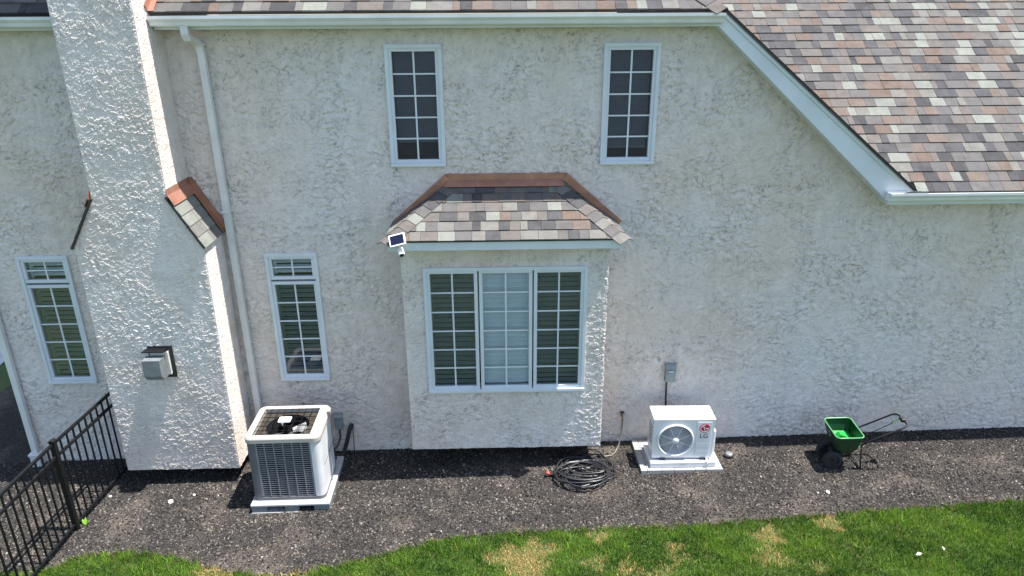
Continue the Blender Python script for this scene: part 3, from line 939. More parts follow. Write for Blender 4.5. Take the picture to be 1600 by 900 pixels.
# side slopes of the bay roof
for side in (0, 1):
    ex, tx = (EXL, TXL) if side == 0 else (EXR, TXR)
    up_v = Vector((tx - ex, 0, TZ - EZ)); ul = up_v.length
    X_ = (0, -1, 0) if side == 0 else (0, 1, 0)
    Mx = frame_matrix((ex, 0, EZ), X_, up_v)
    n_ = 6; e_ = ul / n_
    if side == 0:
        shingle_rows(bay_roof, Mx, n_, e_, lambda v: 0.01, lambda v: -(EY + (TY - EY) * min(v, ul) / ul) - 0.012, 0.1, 0.25)
    else:
        shingle_rows(bay_roof, Mx, n_, e_, lambda v: (EY + (TY - EY) * min(v, ul) / ul) + 0.012, lambda v: -0.01, 0.1, 0.25)
    p0 = Vector((ex, EY, EZ)); p1 = Vector((tx, TY, TZ)); hd = (p1 - p0).normalized()
    na = Vector((0, -svn.z, svn.y)); nb = Vector((-up_v.z if side == 0 else up_v.z, 0, abs(up_v.x))).normalized()
    da = na.cross(hd).normalized(); da = da if (da.x > 0) == (side == 0) else -da
    db = nb.cross(hd).normalized(); db = db if db.y > 0 else -db
    hip_caps(bay_roof, p0 - hd * 0.02, p1, na, nb, da, db, 0.125, 0.132, 0.19,
             ['shingle_taupe', 'shingle_grey', 'shingle_taupe', 'shingle_pale', 'shingle_grey', 'shingle_slate', 'shingle_slate'] if side == 0 else
             ['shingle_ash', 'shingle_grey', 'shingle_ash', 'shingle_grey', 'shingle_taupe', 'shingle_slate', 'shingle_slate'])
# copper flashing
def poly_plate(name, pts, y0, y1, mat, parent, bevel=0.003):
    return MB().prism(pts, 'y', y0, y1).build(name, mat, parent, bevel=bevel)
poly_plate('flashing', [(-0.545, 3.65), (0.822, 3.65), (0.775, 3.575), (-0.50, 3.575)], -0.034, 0.0, 'copper', bay_roof)
poly_plate('flashing', [(-0.549, 3.652), (-0.501, 3.575), (-0.515, 3.562), (-1.135, 3.050), (-1.195, 3.095)], -0.042, 0.0, 'copper', bay_roof)
poly_plate('flashing', [(0.826, 3.652), (0.776, 3.575), (0.79, 3.562), (1.43, 3.030), (1.486, 3.075)], -0.042, 0.0, 'copper', bay_roof)
ap = MB(); off = Vector((0, -svn.z, svn.y)) * 0.022
q = [Vector((-0.53, TY, TZ)) + off, Vector((0.755, TY, TZ)) + off]
dn = svn * -0.055
ap.add([(-0.52, -0.036, 3.580), (0.79, -0.036, 3.580), q[1] + Vector((0.02, 0, 0)), q[0] + Vector((-0.02, 0, 0)), q[1] + dn + Vector((0.04, 0, 0)), q[0] + dn - Vector((0.04, 0, 0))],
       [(0, 1, 2, 3), (3, 2, 4, 5)])
ap.build('apron_flashing', 'copper_bright', bay_roof, solid=0.005)
# fascia and soffit of the bay eave
fx0, fx1 = EXL + 0.035, EXR - 0.03
fa = MB(); fa.box(fx0, fx1, EY + 0.03, EY + 0.052, EZ - 0.115, EZ - 0.012)
fa.box(fx0, fx0 + 0.022, EY + 0.055, 0.0, EZ - 0.113, EZ - 0.012); fa.box(fx1 - 0.022, fx1, EY + 0.055, 0.0, EZ - 0.113, EZ - 0.012)
fa.build('fascia', 'white_trim', bay_roof, bevel=0.003)
MB().box(fx0 + 0.025, fx1 - 0.025, EY + 0.055, -0.001, EZ - 0.095, EZ - 0.085).build('soffit', 'white_trim', bay_roof)

# ---- chimney shoulders
def shoulder(sign):
    # sign=+1 right, -1 left; local frame: eave edge along y, slope runs toward the upper stack
    if sign > 0:
        xe, ze, xt, zt2 = -3.135, 3.00, -3.452, 3.57
    else:
        xe, ze, xt, zt2 = -4.565, 3.01, -4.247, 3.56
    upv = Vector((xt - xe, 0, zt2 - ze)); ul = upv.length
    y0, y1 = CF - 0.035, -0.0
    if sign > 0: Mx = frame_matrix((xe, y0, ze), (0, 1, 0), upv)
    else: Mx = frame_matrix((xe, y1, ze), (0, -1, 0), upv)
    wdt = y1 - y0
    nrm = (Mx.to_3x3() @ Vector((0, 0, 1)))
    bd = MB()
    def P3(a, v_, n_): return Mx @ Vector((a, v_, n_))
    bd.add([P3(0, 0, -0.02), P3(wdt, 0, -0.02), P3(wdt, ul, -0.02), P3(0, ul, -0.02), P3(0, 0, 0.0), P3(wdt, 0, 0.0), P3(wdt, ul, 0.0), P3(0, ul, 0.0)],
           [(0, 1, 2, 3), (4, 5, 6, 7), (0, 1, 5, 4), (1, 2, 6, 5), (2, 3, 7, 6), (3, 0, 4, 7)])
    bd.build('shoulder_deck', 'black_plastic', chimney)
    ex = (ul - 0.11) / 4
    fw = wdt - 0.09
    colA = ['shingle_pale', 'shingle_ash', 'shingle_pale', 'shingle_pale']
    a_front = 0.005 if sign > 0 else 0.085
    for r in range(4):
        for cidx in range(2):
            u0 = a_front + cidx * fw / 2 + (0.02 if r % 2 else -0.0) * (1 if cidx else 0)
            u1 = a_front + (cidx + 1) * fw / 2 + (0.02 if r % 2 and cidx == 0 else 0)
            ci = [n for n, _ in SH_COLS].index(colA[(r + cidx) % 4])
            TILES.append((chimney, Mx, r * ex, u0, u1 - 0.004, u0, u1 - 0.004, ex * 1.15, 0.012, ci, True))
    # copper: strip against the stack and strip against the wall
    def plate(name, pts, mat):
        MB().add([Mx @ Vector(p) for p in pts], [(0, 1, 2, 3)]).build(name, mat, chimney, solid=0.006)
    tw0, tw1 = (0.0, wdt - 0.0) if sign > 0 else (0.0, wdt)
    plate('flashing', [(tw0, ul - 0.12, 0.018), (tw1, ul - 0.12, 0.018), (tw1, ul + 0.0, 0.022), (tw0, ul, 0.022)], 'copper_bright')
    sx_ = 1 if sign > 0 else -1
    zz = MB().add([(xt + 0.016 * sx_, y0 + 0.0, zt2 - 0.015), (xt + 0.016 * sx_, -0.0, zt2 - 0.015), (xt + 0.006 * sx_, -0.0, zt2 + 0.075), (xt + 0.006 * sx_, y0 + 0.02, zt2 + 0.075)], [(0, 1, 2, 3)])
    zz.build('flashing', 'copper_bright', chimney, solid=0.006)
    wa = (wdt - 0.085, wdt - 0.012) if sign > 0 else (0.012, 0.085)
    plate('flashing', [(wa[0], 0.0, 0.020), (wa[1], 0.0, 0.020), (wa[1], ul - 0.10, 0.024), (wa[0], ul - 0.10, 0.024)], 'copper')
    wv = wdt - 0.026 if sign > 0 else 0.026
    plate('flashing', [(wv, -0.005, 0.02), (wv, ul + 0.05, 0.02), (wv, ul + 0.05, 0.085), (wv, -0.005, 0.085)], 'copper')
shoulder(1)
shoulder(-1)
flush_tiles()

# ---- upper eave: fascia, soffit, gutter
def gutter(x0, x1, yb, zt, name='gutter', caps=True):
    pr = [(yb, zt), (yb, zt - 0.095), (yb - 0.075, zt - 0.095), (yb - 0.085, zt - 0.085), (yb - 0.095, zt - 0.055), (yb - 0.122, zt - 0.025), (yb - 0.122, zt), (yb - 0.108, zt)]
    mbx = MB().sweep(pr, 'x', x0, x1)
    if caps:
        for xx in (x0, x1):
            mbx.add([(xx, y_, z_) for y_, z_ in pr[:-1]], [tuple(range(len(pr) - 1))])
    return mbx.build(name, 'gutter_white', house, solid=0.003)
def eave(x0, x1, zt, yb=-0.225):
    e = MB(); e.box(x0, x1, yb, yb + 0.02, zt - 0.135, zt + 0.0)
    e.build('fascia', 'white_trim', house)
    MB().box(x0, x1, yb + 0.021, -0.001, zt - 0.125, zt - 0.115).build('soffit', 'white_trim', house)
eave(-3.435, 2.36, 5.345); eave(-6.33, -4.255, 5.345)
gutter(-3.435, 2.375, -0.227, 5.338); gutter(-6.35, -4.255, -0.227, 5.338)
# rake board on the sloping wall top
RY = -0.22
rk = MB()
top0, top1 = (2.415, 5.337), (4.785, 3.410)
bot0, bot1 = (2.342, 5.215), (4.508, 3.295)
rk.prism([top0, top1, (4.68, 3.295), bot1, bot0], 'y', RY, RY + 0.02)
rk.prism([(2.425, 5.347), (4.795, 3.422), (4.755, 3.387), (2.395, 5.302)], 'y', RY - 0.014, RY - 0.001)
rk.build('rake_board', 'white_trim', house, bevel=0.002)
rsf = MB(); rsf.add([(2.35, RY + 0.021, 5.219), (4.50, RY + 0.021, 3.302), (4.50, -0.001, 3.302), (2.35, -0.001, 5.219)], [(0, 1, 2, 3)])
rsf.build('soffit', 'white_trim', house, solid=0.006)
rt = MB(); rt.bar((2.415, RY - 0.012, 5.364), (4.805, RY - 0.012, 3.424), 0.05, 0.012, up=(k_h, 0, 1)); rt.build('drip_edge', 'roof_felt', house)
# lower eave
LZ = 3.417
eave(4.545, 9.8, LZ)
gutter(4.44, 9.9, -0.227, LZ + 0.022)
MB().prism([(-0.224, LZ - 0.13), (-0.224, LZ + 0.005), (-0.0, LZ + 0.005), (-0.0, LZ - 0.13)], 'x', 4.49, 4.544).build('eave_return', 'white_trim', house)
gd = MB(); arc = [(4.72 + 0.14 * math.cos(math.pi - math.pi * i / 10) * 1.0, LZ + 0.022 + 0.03 * math.sin(math.pi * i / 10)) for i in range(11)]
gd.prism(arc, 'y', -0.345, -0.339); gd.build('splash_guard', 'vent_grey', house)

# ---- downspouts
SEC = [(-0.038, -0.027), (0.038, -0.027), (0.038, 0.027), (-0.038, 0.027)]
def spout(path, name='downspout', label=None):
    mbx = MB().tube(path, 0.03, sec=SEC)
    o = mbx.build(name, 'downspout_cream', house, bevel=0.005)
    if label: o['label'] = label
    return o
spout([(-3.105, -0.285, 5.245), (-3.105, -0.285, 5.17), (-3.10, -0.265, 5.125), (-3.080, -0.11, 5.085), (-3.068, -0.07, 5.05), (-3.062, -0.055, 4.98), (-3.058, -0.052, 3.5), (-3.045, -0.052, 0.05)], label='cream downspout running down beside the chimney')
for zc in (5.06, 3.25):
    MB().box(-3.113, -3.013, -0.086, -0.0, zc - 0.012, zc + 0.012).build('strap', 'downspout_cream', house, bevel=0.003)
spout([(-6.0, -0.285, 5.245), (-6.0, -0.285, 5.17), (-6.0, -0.265, 5.125), (-5.995, -0.11, 5.085), (-5.99, -0.07, 5.05), (-5.99, -0.055, 4.98), (-5.985, -0.055, 0.0)], label='cream downspout at the far house corner')
bt = MB(); bt.box(-6.045, -5.925, -0.115, -0.008, gz(-6) - 0.02, gz(-6) + 0.16); bt.box(-6.055, -5.915, -0.125, -0.004, gz(-6) + 0.16, gz(-6) + 0.19)
bt.build('drain_boot', 'downspout_cream', house, bevel=0.006)

# ------------------------------------------------------------------ exhaust vent on the chimney
ev = empty('exhaust_vent', (-3.875, CF, 1.63))
tag(ev, 'grey metal hooded exhaust vent with dark top flap on the chimney face', 'vent')
p = MB(); p.box(-0.115, 0.165, -0.012, 0.002, -0.20, 0.20); p.build('back_plate', 'black_plastic', ev, bevel=0.003)
p = MB(); p.prism([(-0.20, -0.10), (-0.195, 0.105), (-0.07, 0.105), (-0.045, -0.16), (-0.15, -0.16)], 'x', -0.115, 0.085)
p.build('hood', 'vent_grey', ev, bevel=0.006)
p = MB(); p.box(-0.085, 0.12, -0.045, -0.013, -0.15, 0.14); p.build('duct_body', 'vent_pale', ev, bevel=0.004)
p = MB(); p.add([(-0.135, -0.125, 0.172), (0.105, -0.125, 0.172), (0.12, -0.013, 0.170), (-0.12, -0.013, 0.170)], [(0, 1, 2, 3)])
p.build('top_flap', 'black_metal', ev, solid=0.010)

# ------------------------------------------------------------------ security camera on the bay eave
scm = empty('security_camera', (-1.02, EY + 0.03, EZ - 0.05))
tag(scm, 'white security camera with small tilted solar panel on the bay eave corner', 'camera')
MB().lathe([(0.028, -0.03), (0.028, 0.0)], axis='y', n=16).build('mount', 'camera_white', scm)
MB().tube([(0, -0.02, 0), (0, -0.06, 0.0), (0, -0.075, 0.05)], 0.008, 8).build('arm', 'camera_white', scm)
def place(o, loc, rot):
    o.location = loc; o.rotation_euler = rot
    return o
pn = place(MB().box(-0.088, 0.088, -0.066, 0.066, -0.006, 0.006).build('solar_panel', 'camera_white', scm, bevel=0.004), (-0.012, -0.10, 0.095), (RAD(52), RAD(-14), 0))
MB().box(-0.072, 0.072, -0.051, 0.051, 0.0065, 0.0085).build('solar_cell', 'solar_cell', pn)
bd = MB().lathe([(0.0, 0.0), (0.026, 0.002), (0.033, 0.015), (0.034, 0.085), (0.030, 0.097), (0.0, 0.098)], axis='z', n=20).build('housing', 'camera_white', scm, smooth=True)
place(bd, (0.005, -0.06, -0.01), (RAD(125), 0, RAD(20)))
MB().lathe([(0.0, 0.0985), (0.025, 0.0987), (0.026, 0.0975)], axis='z', n=20).build('lens', 'black_plastic', bd)

# ------------------------------------------------------------------ electrical box
eb = empty('disconnect_box', (2.20, 0.0, 1.07))
tag(eb, 'small grey electrical disconnect box on the wall above the white heat pump', 'electrical box')
MB().box(-0.062, 0.062, -0.085, -0.001, -0.115, 0.085).build('enclosure', 'box_grey', eb, bevel=0.004)
MB().prism([(-0.10, 0.075), (-0.10, 0.09), (-0.06, 0.125), (-0.001, 0.125), (-0.001, 0.086), (-0.09, 0.086)], 'x', -0.068, 0.068).build('lid', 'box_grey', eb, bevel=0.003)
MB().box(-0.045, 0.045, -0.091, -0.0855, -0.08, 0.055).build('door', 'box_grey', eb, bevel=0.002)
MB().box(-0.03, 0.03, -0.097, -0.091, 0.035, 0.05).build('latch', 'line_grey', eb)
MB().tube([(-0.035, -0.045, -0.11), (-0.035, -0.045, -0.2), (-0.03, -0.05, -0.38), (-0.025, -0.07, -0.55), (-0.02, -0.15, -0.70)], 0.013, 8).build('conduit', 'black_plastic', eb, smooth=True)

e2 = empty('disconnect_box', (-2.05, 0.0, 0.44))
tag(e2, 'small grey electrical box on the wall behind the large condenser', 'electrical box')
MB().box(-0.05, 0.05, -0.075, -0.001, -0.10, 0.09).build('enclosure', 'box_grey', e2, bevel=0.004)
MB().prism([(-0.09, 0.08), (-0.09, 0.09), (-0.055, 0.115), (-0.001, 0.115), (-0.001, 0.091), (-0.08, 0.091)], 'x', -0.055, 0.055).build('lid', 'box_grey', e2, bevel=0.003)
MB().tube([(0.0, -0.04, -0.10), (0.0, -0.05, -0.22), (-0.02, -0.12, -0.30), (-0.06, -0.30, -0.28)], 0.012, 8).build('conduit', 'black_plastic', e2, smooth=True)

# ------------------------------------------------------------------ large condenser
cx, cy = -2.44, -0.78
czr = gz(cx) 
cpad = empty('equipment_pad', (-2.425, -0.735, czr), RAD(0.8))
tag(cpad, 'grey plastic equipment pad with slots under the large condenser', 'pad')
pw, pd = 0.455, 0.47
MB().box(-pw, pw, -pd, pd, 0.083, 0.115).build('slab', 'pad_grey', cpad, bevel=0.01)
fx = [(-pw + 0.006, -0.235), (0.01, 0.19), (0.33, pw - 0.006)]
fx = [(-pw + 0.006, -0.27), (-0.07, 0.09), (0.27, pw - 0.006)]
for a, c in fx:
    MB().box(a, c, -pd + 0.012, pd - 0.012, -0.01, 0.0825).build('foot', 'vent_grey', cpad, bevel=0.004)
MB().box(-pw + 0.01, pw - 0.01, -pd - 0.006, pd, -0.012, 0.008).build('skirt', 'pad_grey', cpad)

ac = empty('condenser_unit', (cx, cy, czr + 0.115), RAD(0.8))
tag(ac, 'large square grey air conditioning condenser with open fan grille on top', 'air conditioner')
hw, hd_, hh = 0.415, 0.345, 0.845
def rrect(hx_, hy_, r, n=5, bow=0.0):
    pts = []
    for (sx, sy, a0) in ((1, -1, -90), (1, 1, 0), (-1, 1, 90), (-1, -1, 180)):
        for i in range(n + 1):
            t = RAD(a0 + 90 * i / n)
            pts.append((sx * (hx_ - r) + r * math.cos(t), sy * (hy_ - r) + r * math.sin(t)))
    return pts
cl = rrect(hw - 0.035, hd_ - 0.035, 0.05); MB().sweep(cl + [cl[0]], 'z', 0.02, hh - 0.06).add([(x, y, 0.03) for x, y in cl], [tuple(range(len(cl)))]).build('coil', 'condenser_dark', ac)
MB().prism(rrect(hw, hd_, 0.07), 'z', 0.0, 0.045).build('base_pan', 'condenser_grey', ac, bevel=0.004)
# corner posts
for sx in (-1, 1):
    for sy in (-1, 1):
        pst = MB(); pts = []
        r = 0.07
        for i in range(7):
            t = RAD(90 * i / 6)
            pts.append((sx * (hw - r + r * math.sin(t)), sy * (hd_ - r + r * math.cos(t))))
        pts = [(sx * (hw - r - 0.035), sy * hd_)] + pts + [(sx * hw, sy * (hd_ - r - 0.035))]
        inner = [(sx * (hw - 0.02), sy * (hd_ - r - 0.035)), (sx * (hw - r - 0.035), sy * (hd_ - 0.02))]
        pst.prism(pts + inner, 'z', 0.045, hh - 0.05)
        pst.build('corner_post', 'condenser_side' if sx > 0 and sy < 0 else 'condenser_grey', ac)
# louvres front, left, back
def louvre(axis, pos_, a0, a1, sgn):
    l = MB()
    n_ = 25; z0, z1 = 0.06, hh - 0.065
    for i in range(n_ + 1):
        z = z0 + (z1 - z0) * i / n_
        if axis == 'y': l.box(a0, a1, min(pos_, pos_ - sgn * 0.008), max(pos_, pos_ - sgn * 0.008), z - 0.005, z + 0.005)
        else: l.box(min(pos_, pos_ - sgn * 0.008), max(pos_, pos_ - sgn * 0.008), a0, a1, z - 0.005, z + 0.005)
    k = 6
    for i in range(k + 1):
        a = a0 + (a1 - a0) * i / k
        wv = 0.006 if 0 < i < k else 0.02
        if axis == 'y': l.box(a - wv, a + wv, pos_ - 0.001 * sgn, pos_ + 0.004 * sgn, z0, z1)
        else: l.box(pos_ - 0.001 * sgn, pos_ + 0.004 * sgn, a - wv, a + wv, z0, z1)
    return l.build('louver_panel', 'condenser_bar', ac)
louvre('y', -hd_ + 0.006, -hw + 0.105, hw - 0.105, -1)
louvre('x', -hw + 0.006, -hd_ + 0.105, hd_ - 0.105, -1)
louvre('y', hd_ - 0.006, -hw + 0.105, hw - 0.105, 1)
# service side: pale sheet with a seam and a label
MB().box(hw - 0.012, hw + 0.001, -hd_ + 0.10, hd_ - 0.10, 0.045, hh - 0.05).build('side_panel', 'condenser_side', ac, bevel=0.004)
MB().box(hw + 0.0015, hw + 0.006, -hd_ + 0.11, hd_ - 0.11, 0.40, 0.406).build('seam', 'condenser_grey', ac)
MB().box(hw + 0.0015, hw + 0.003, 0.10, 0.20, 0.09, 0.20).build('data_label', 'unit_white', ac)
# top cap ring
ring_o = rrect(hw + 0.012, hd_ + 0.012, 0.08); n_ = len(ring_o)
ring_i = [(max(-0.345, min(0.30, x)) , max(-0.275, min(0.29, y))) for x, y in rrect(hw, hd_, 0.08)]
tc = MB()
vs = [(x, y, hh - 0.06) for x, y in ring_o] + [(x, y, hh - 0.012) for x, y in ring_o] + [(x * 0.97, y * 0.97, hh + 0.006) for x, y in ring_o] + [(x, y, hh) for x, y in ring_i] + [(x, y, hh - 0.05) for x, y in ring_i]
fs = []
for lv in range(4):
    for i in range(n_):
        j = (i + 1) % n_
        fs.append((lv * n_ + i, lv * n_ + j, (lv + 1) * n_ + j, (lv + 1) * n_ + i))
tc.add(vs, fs); tc.build('top_cap', 'cream_metal', ac, smooth=False)
# deck below the grille with the fan opening, leaf litter and coil ends, fan and hub
MB().lathe([(0.245, hh - 0.055), (0.235, hh - 0.16), (0.232, hh - 0.35)], c=(-0.02, 0, 0), n=32).build('fan_shroud', 'condenser_dark', ac)
dk = MB()
R_ = 0.245; nseg = 48; oc = (-0.02, 0.0)
for i in range(nseg):
    t0, t1 = 6.28318 * i / nseg, 6.28318 * (i + 1) / nseg
    def sq(t):
        c_, s_ = math.cos(t), math.sin(t); k_ = min((0.34) / max(abs(c_), 1e-6), 0.30 / max(abs(s_), 1e-6))
        return (oc[0] + c_ * k_, oc[1] + s_ * k_)
    a = sq(t0); b2 = sq(t1)
    dk.add([(a[0], a[1], hh - 0.056), (b2[0], b2[1], hh - 0.056), (oc[0] + R_ * math.cos(t1), oc[1] + R_ * math.sin(t1), hh - 0.056), (oc[0] + R_ * math.cos(t0), oc[1] + R_ * math.sin(t0), hh - 0.056)], [(0, 1, 2, 3)])
def make_deck():
    mt, nt, b = newmat('deck_mottled')
    v = pos(nt, (1, 2.5, 1))
    f = noise(nt, v, 22, 2, 0.5, 0.5)
    c = ramp(nt, f, [(0.0, (0.012, 0.012, 0.012)), (0.38, (0.060, 0.022, 0.014)), (0.46, (0.012, 0.038, 0.034)), (0.53, (0.07, 0.06, 0.045)), (0.60, (0.05, 0.018, 0.012)), (0.68, (0.018, 0.038, 0.032))], 'CONSTANT')
    nt.links.new(c, b.inputs['Base Color']); b.inputs['Roughness'].default_value = 0.4
make_deck()
dk.build('top_deck', 'deck_mottled', ac)
fan = MB()
for kb in range(4):
    t = RAD(90 * kb + 25); vs = []
    for r, wd, dz in ((0.05, 0.05, 0.015), (0.13, 0.09, 0.02), (0.225, 0.12, 0.03)):
        for s in (-1, 1):
            aa = t + s * wd / r * 0.5 if r > 0.1 else t + s * 0.45
            vs.append((oc[0] + r * math.cos(aa), oc[1] + r * math.sin(aa), hh - 0.13 + s * dz))
    fan.add(vs, [(0, 1, 3, 2), (2, 3, 5, 4)])
fan.build('fan_blades', 'condenser_grey', ac, solid=0.003)
MB().prism(rrect(0.072, 0.058, 0.015), 'z', hh + 0.006, hh + 0.022).build('fan_hub_cap', 'unit_white', ac, bevel=0.006).location = (-0.05, 0.02, 0)
MB().lathe([(0.05, hh - 0.2), (0.05, hh - 0.03)], c=(-0.02, 0, 0), n=20).build('motor', 'condenser_dark', ac)
gr = MB()
for i in range(9):
    x = -0.345 + 0.645 * i / 8
    gr.tube([(x, -0.275, hh + 0.001), (x, 0.29, hh + 0.001)], 0.0032, 6)
for i in range(7):
    y = -0.275 + 0.565 * i / 6
    gr.tube([(-0.345, y, hh - 0.004), (0.30, y, hh - 0.004)], 0.0032, 6)
gr.build('fan_guard', 'black_metal', ac)

# refrigerant line at the wall behind the condenser
ls = MB(); ls.tube([(-1.90, -0.002, 0.36), (-1.90, -0.06, 0.38), (-1.915, -0.09, 0.34), (-1.96, -0.11, 0.17), (-2.00, -0.13, 0.05), (-2.06, -0.25, 0.02), (-2.10, -0.36, 0.10)], 0.028, 10)
lo = ls.build('refrigerant_line', 'rubber', None, smooth=True)
tag(lo, 'black insulated refrigerant line leaving the wall behind the large condenser', 'pipe')
MB().tube([(-1.885, -0.01, 0.33), (-1.88, -0.05, 0.3), (-1.885, -0.04, 0.12), (-1.89, -0.04, -0.03)], 0.005, 6).build('cable', 'black_plastic', lo)

# ------------------------------------------------------------------ heat pump, its base and paver pad
pp = empty('paver_pad', (2.255, -0.395, gz(2.255)))
tag(pp, 'pale concrete paver pad under the white heat pump', 'pad')
UP = MB().box(-0.5, 0.5, -0.5, 0.5, -0.5, 0.5)
ume = UP.mesh('paver', 'paver_pale')
nx, ny = 6, 4
X0, X1, Y0, Y1 = -0.50, 0.515, -0.345, 0.335
xs_ = [X0, -0.42, -0.24, -0.085, 0.17, 0.31, X1]
for j in range(ny):
    for i in range(nx):
        o = link('paver', ume, pp)
        a, b2 = xs_[i], xs_[i + 1]
        ya = Y0 + (Y1 - Y0) * j / ny; yb = Y0 + (Y1 - Y0) * (j + 1) / ny
        o.location = ((a + b2) / 2, (ya + yb) / 2, 0.02 + random.uniform(-0.002, 0.002)); o.scale = (b2 - a - 0.006, yb - ya - 0.006, 0.06)
hb = empty('heat_pump_riser', (2.28, -0.465, gz(2.28) + 0.0525))
tag(hb, 'white riser slab between the heat pump and the pavers', 'riser')
MB().box(-0.405, 0.405, -0.225, 0.225, 0.0, 0.075).build('slab', 'unit_white', hb, bevel=0.008)
MB().box(-0.04, 0.04, -0.2265, -0.2255, 0.045, 0.062).build('notch', 'line_grey', hb)

hp = empty('heat_pump', (2.275, -0.475, gz(2.275) + 0.1285), RAD(-1.6))
tag(hp, 'white split heat pump outdoor unit with round fan grille and red logo', 'heat pump')
W2, D2, Z0, Z1 = 0.37, 0.155, 0.028, 0.565
yf = -D2
for sx in (-0.24, 0.26):
    MB().box(sx - 0.03, sx + 0.03, -0.17, 0.17, 0.0, 0.0275).build('foot', 'black_plastic', hp)
cab = MB()
# front plate with a round opening
fc = (-0.098, 0.285); fr2 = 0.205; nseg = 48
def front_pt(t):
    c_, s_ = math.cos(t), math.sin(t)
    k_ = min(((W2 - fc[0]) if c_ > 0 else (W2 + fc[0])) / max(abs(c_), 1e-6), ((Z1 - fc[1]) if s_ > 0 else (fc[1] - Z0)) / max(abs(s_), 1e-6))
    return (fc[0] + c_ * k_, fc[1] + s_ * k_)
angs = sorted([6.28318 * i / nseg for i in range(nseg)] + [math.atan2(z - fc[1], x - fc[0]) % 6.28318 for x in (-W2, W2) for z in (Z0, Z1)])
for i in range(len(angs)):
    t0, t1 = angs[i], angs[(i + 1) % len(angs)]
    a, b2 = front_pt(t0), front_pt(t1)
    cab.add([(a[0], yf, a[1]), (b2[0], yf, b2[1]), (fc[0] + fr2 * math.cos(t1), yf, fc[1] + fr2 * math.sin(t1)), (fc[0] + fr2 * math.cos(t0), yf, fc[1] + fr2 * math.sin(t0))], [(0, 1, 2, 3)])
cab.add([(-W2, yf, Z0), (W2, yf, Z0), (W2, D2, Z0), (-W2, D2, Z0), (-W2, yf, Z1), (W2, yf, Z1), (W2, D2, Z1), (-W2, D2, Z1)],
        [(0, 1, 2, 3), (0, 3, 7, 4), (1, 2, 6, 5), (2, 3, 7, 6)])
cab.build('cabinet', 'unit_white', hp)
MB().box(-W2 - 0.006, W2 + 0.006, yf - 0.008, D2 + 0.006, Z1 + 0.0005, Z1 + 0.014).build('top_lid', 'unit_white', hp, bevel=0.006)
MB().lathe([(fr2 - 0.002, 0.001), (fr2, -0.022), (fr2 + 0.006, -0.028), (fr2 + 0.016, -0.026), (fr2 + 0.024, 0.0)], c=(fc[0], yf, fc[1]), axis='y', n=48).build('grille_ring', 'unit_white', hp, smooth=True)
MB().lathe([(fr2 - 0.001, 0.001), (fr2 - 0.006, 0.14), (0.0, 0.145)], c=(fc[0], yf, fc[1]), axis='y', n=40).build('fan_shroud', 'condenser_dark', hp)
fn = MB()
for kb in range(3):
    vs = []
    for r, wd, dy in ((0.04, 0.06, 0.012), (0.11, 0.15, 0.02), (0.185, 0.20, 0.02)):
        for s in (-1, 1):
            aa = RAD(120 * kb + 90) + s * wd / r * 0.5 if r > 0.05 else RAD(120 * kb + 90) + s * 0.6
            vs.append((fc[0] + r * math.cos(aa), yf + 0.06 + s * dy, fc[1] + r * math.sin(aa)))
    fn.add(vs, [(0, 1, 3, 2), (2, 3, 5, 4)])
fn.build('fan_blades', 'condenser_grey', hp, solid=0.003)
gw = MB()
for k in range(12):                       # wavy concentric wires
    r = 0.045 + 0.157 * k / 11
    pts = [(fc[0] + (r * (1 + 0.10 * math.cos(4 * t) * (1 - k / 11.0))) * math.cos(t), yf - 0.022 + 0.012 * (k / 11.0) ** 3, fc[1] + (r * (1 + 0.10 * math.cos(4 * t) * (1 - k / 11.0))) * math.sin(t)) for t in [6.28318 * i / 40 for i in range(41)]]
    gw.tube(pts, 0.0030, 4, cap=False)
for k in range(8):
    t = RAD(45 * k + 22)
    gw.tube([(fc[0] + 0.03 * math.cos(t), yf - 0.02, fc[1] + 0.03 * math.sin(t)), (fc[0] + fr2 * math.cos(t), yf - 0.010, fc[1] + fr2 * math.sin(t))], 0.003, 5)
gw.build('fan_guard', 'unit_grille', hp)
MB().lathe([(0.0, -0.034), (0.034, -0.032), (0.042, -0.020), (0.042, -0.01)], c=(fc[0], yf, fc[1]), axis='y', n=28).build('hub', 'unit_panel', hp, smooth=True)
pnl = MB().box(0.155, 0.335, yf - 0.010, yf - 0.0005, 0.055, 0.545).build('control_panel', 'unit_white', hp, bevel=0.005)
lz = 0.455; lx = 0.245
MB().lathe([(0.0, -0.0125), (0.062, -0.0125), (0.064, -0.0105)], c=(lx, yf, lz), axis='y', n=36).build('logo_disc', 'logo_red', pnl)
lg = MB()
def arc_strip(r0, r1, a0, a1, n=24):
    vs = []; 
    for i in range(n + 1):
        t = RAD(a0 + (a1 - a0) * i / n)
        for r in (r0, r1): vs.append((lx + r * math.cos(t), yf - 0.0132, lz + r * math.sin(t)))
    lg.add(vs, [(2 * i, 2 * i + 2, 2 * i + 3, 2 * i + 1) for i in range(n)])
arc_strip(0.044, 0.052, 75, 360)
lg.add([(lx + x, yf - 0.0132, lz + z) for x, z in ((0.012, -0.004), (0.052, -0.004), (0.052, 0.004), (0.012, 0.004))], [(0, 1, 2, 3)])
lg.add([(lx + x, yf - 0.0132, lz + z) for x, z in ((-0.006, -0.026), (0.014, -0.026), (0.014, -0.019), (0.001, -0.019), (0.001, 0.028), (-0.006, 0.028))], [(0, 1, 2, 3, 4, 5)])
lg.disc((lx - 0.023, yf - 0.0132, lz + 0.022), 0.0075, 14)
lg.build('logo_mark', 'logo_white', pnl, solid=0.0008)
text_obj('lettering', 'LG', 0.085, 'letter_grey', pnl, (lx, yf - 0.0115, 0.345), bold=0.0012)
for z in (0.235, 0.125):
    MB().box(0.165, 0.325, yf - 0.0115, yf - 0.0105, z, z + 0.004).build('trim_line', 'line_grey', pnl)
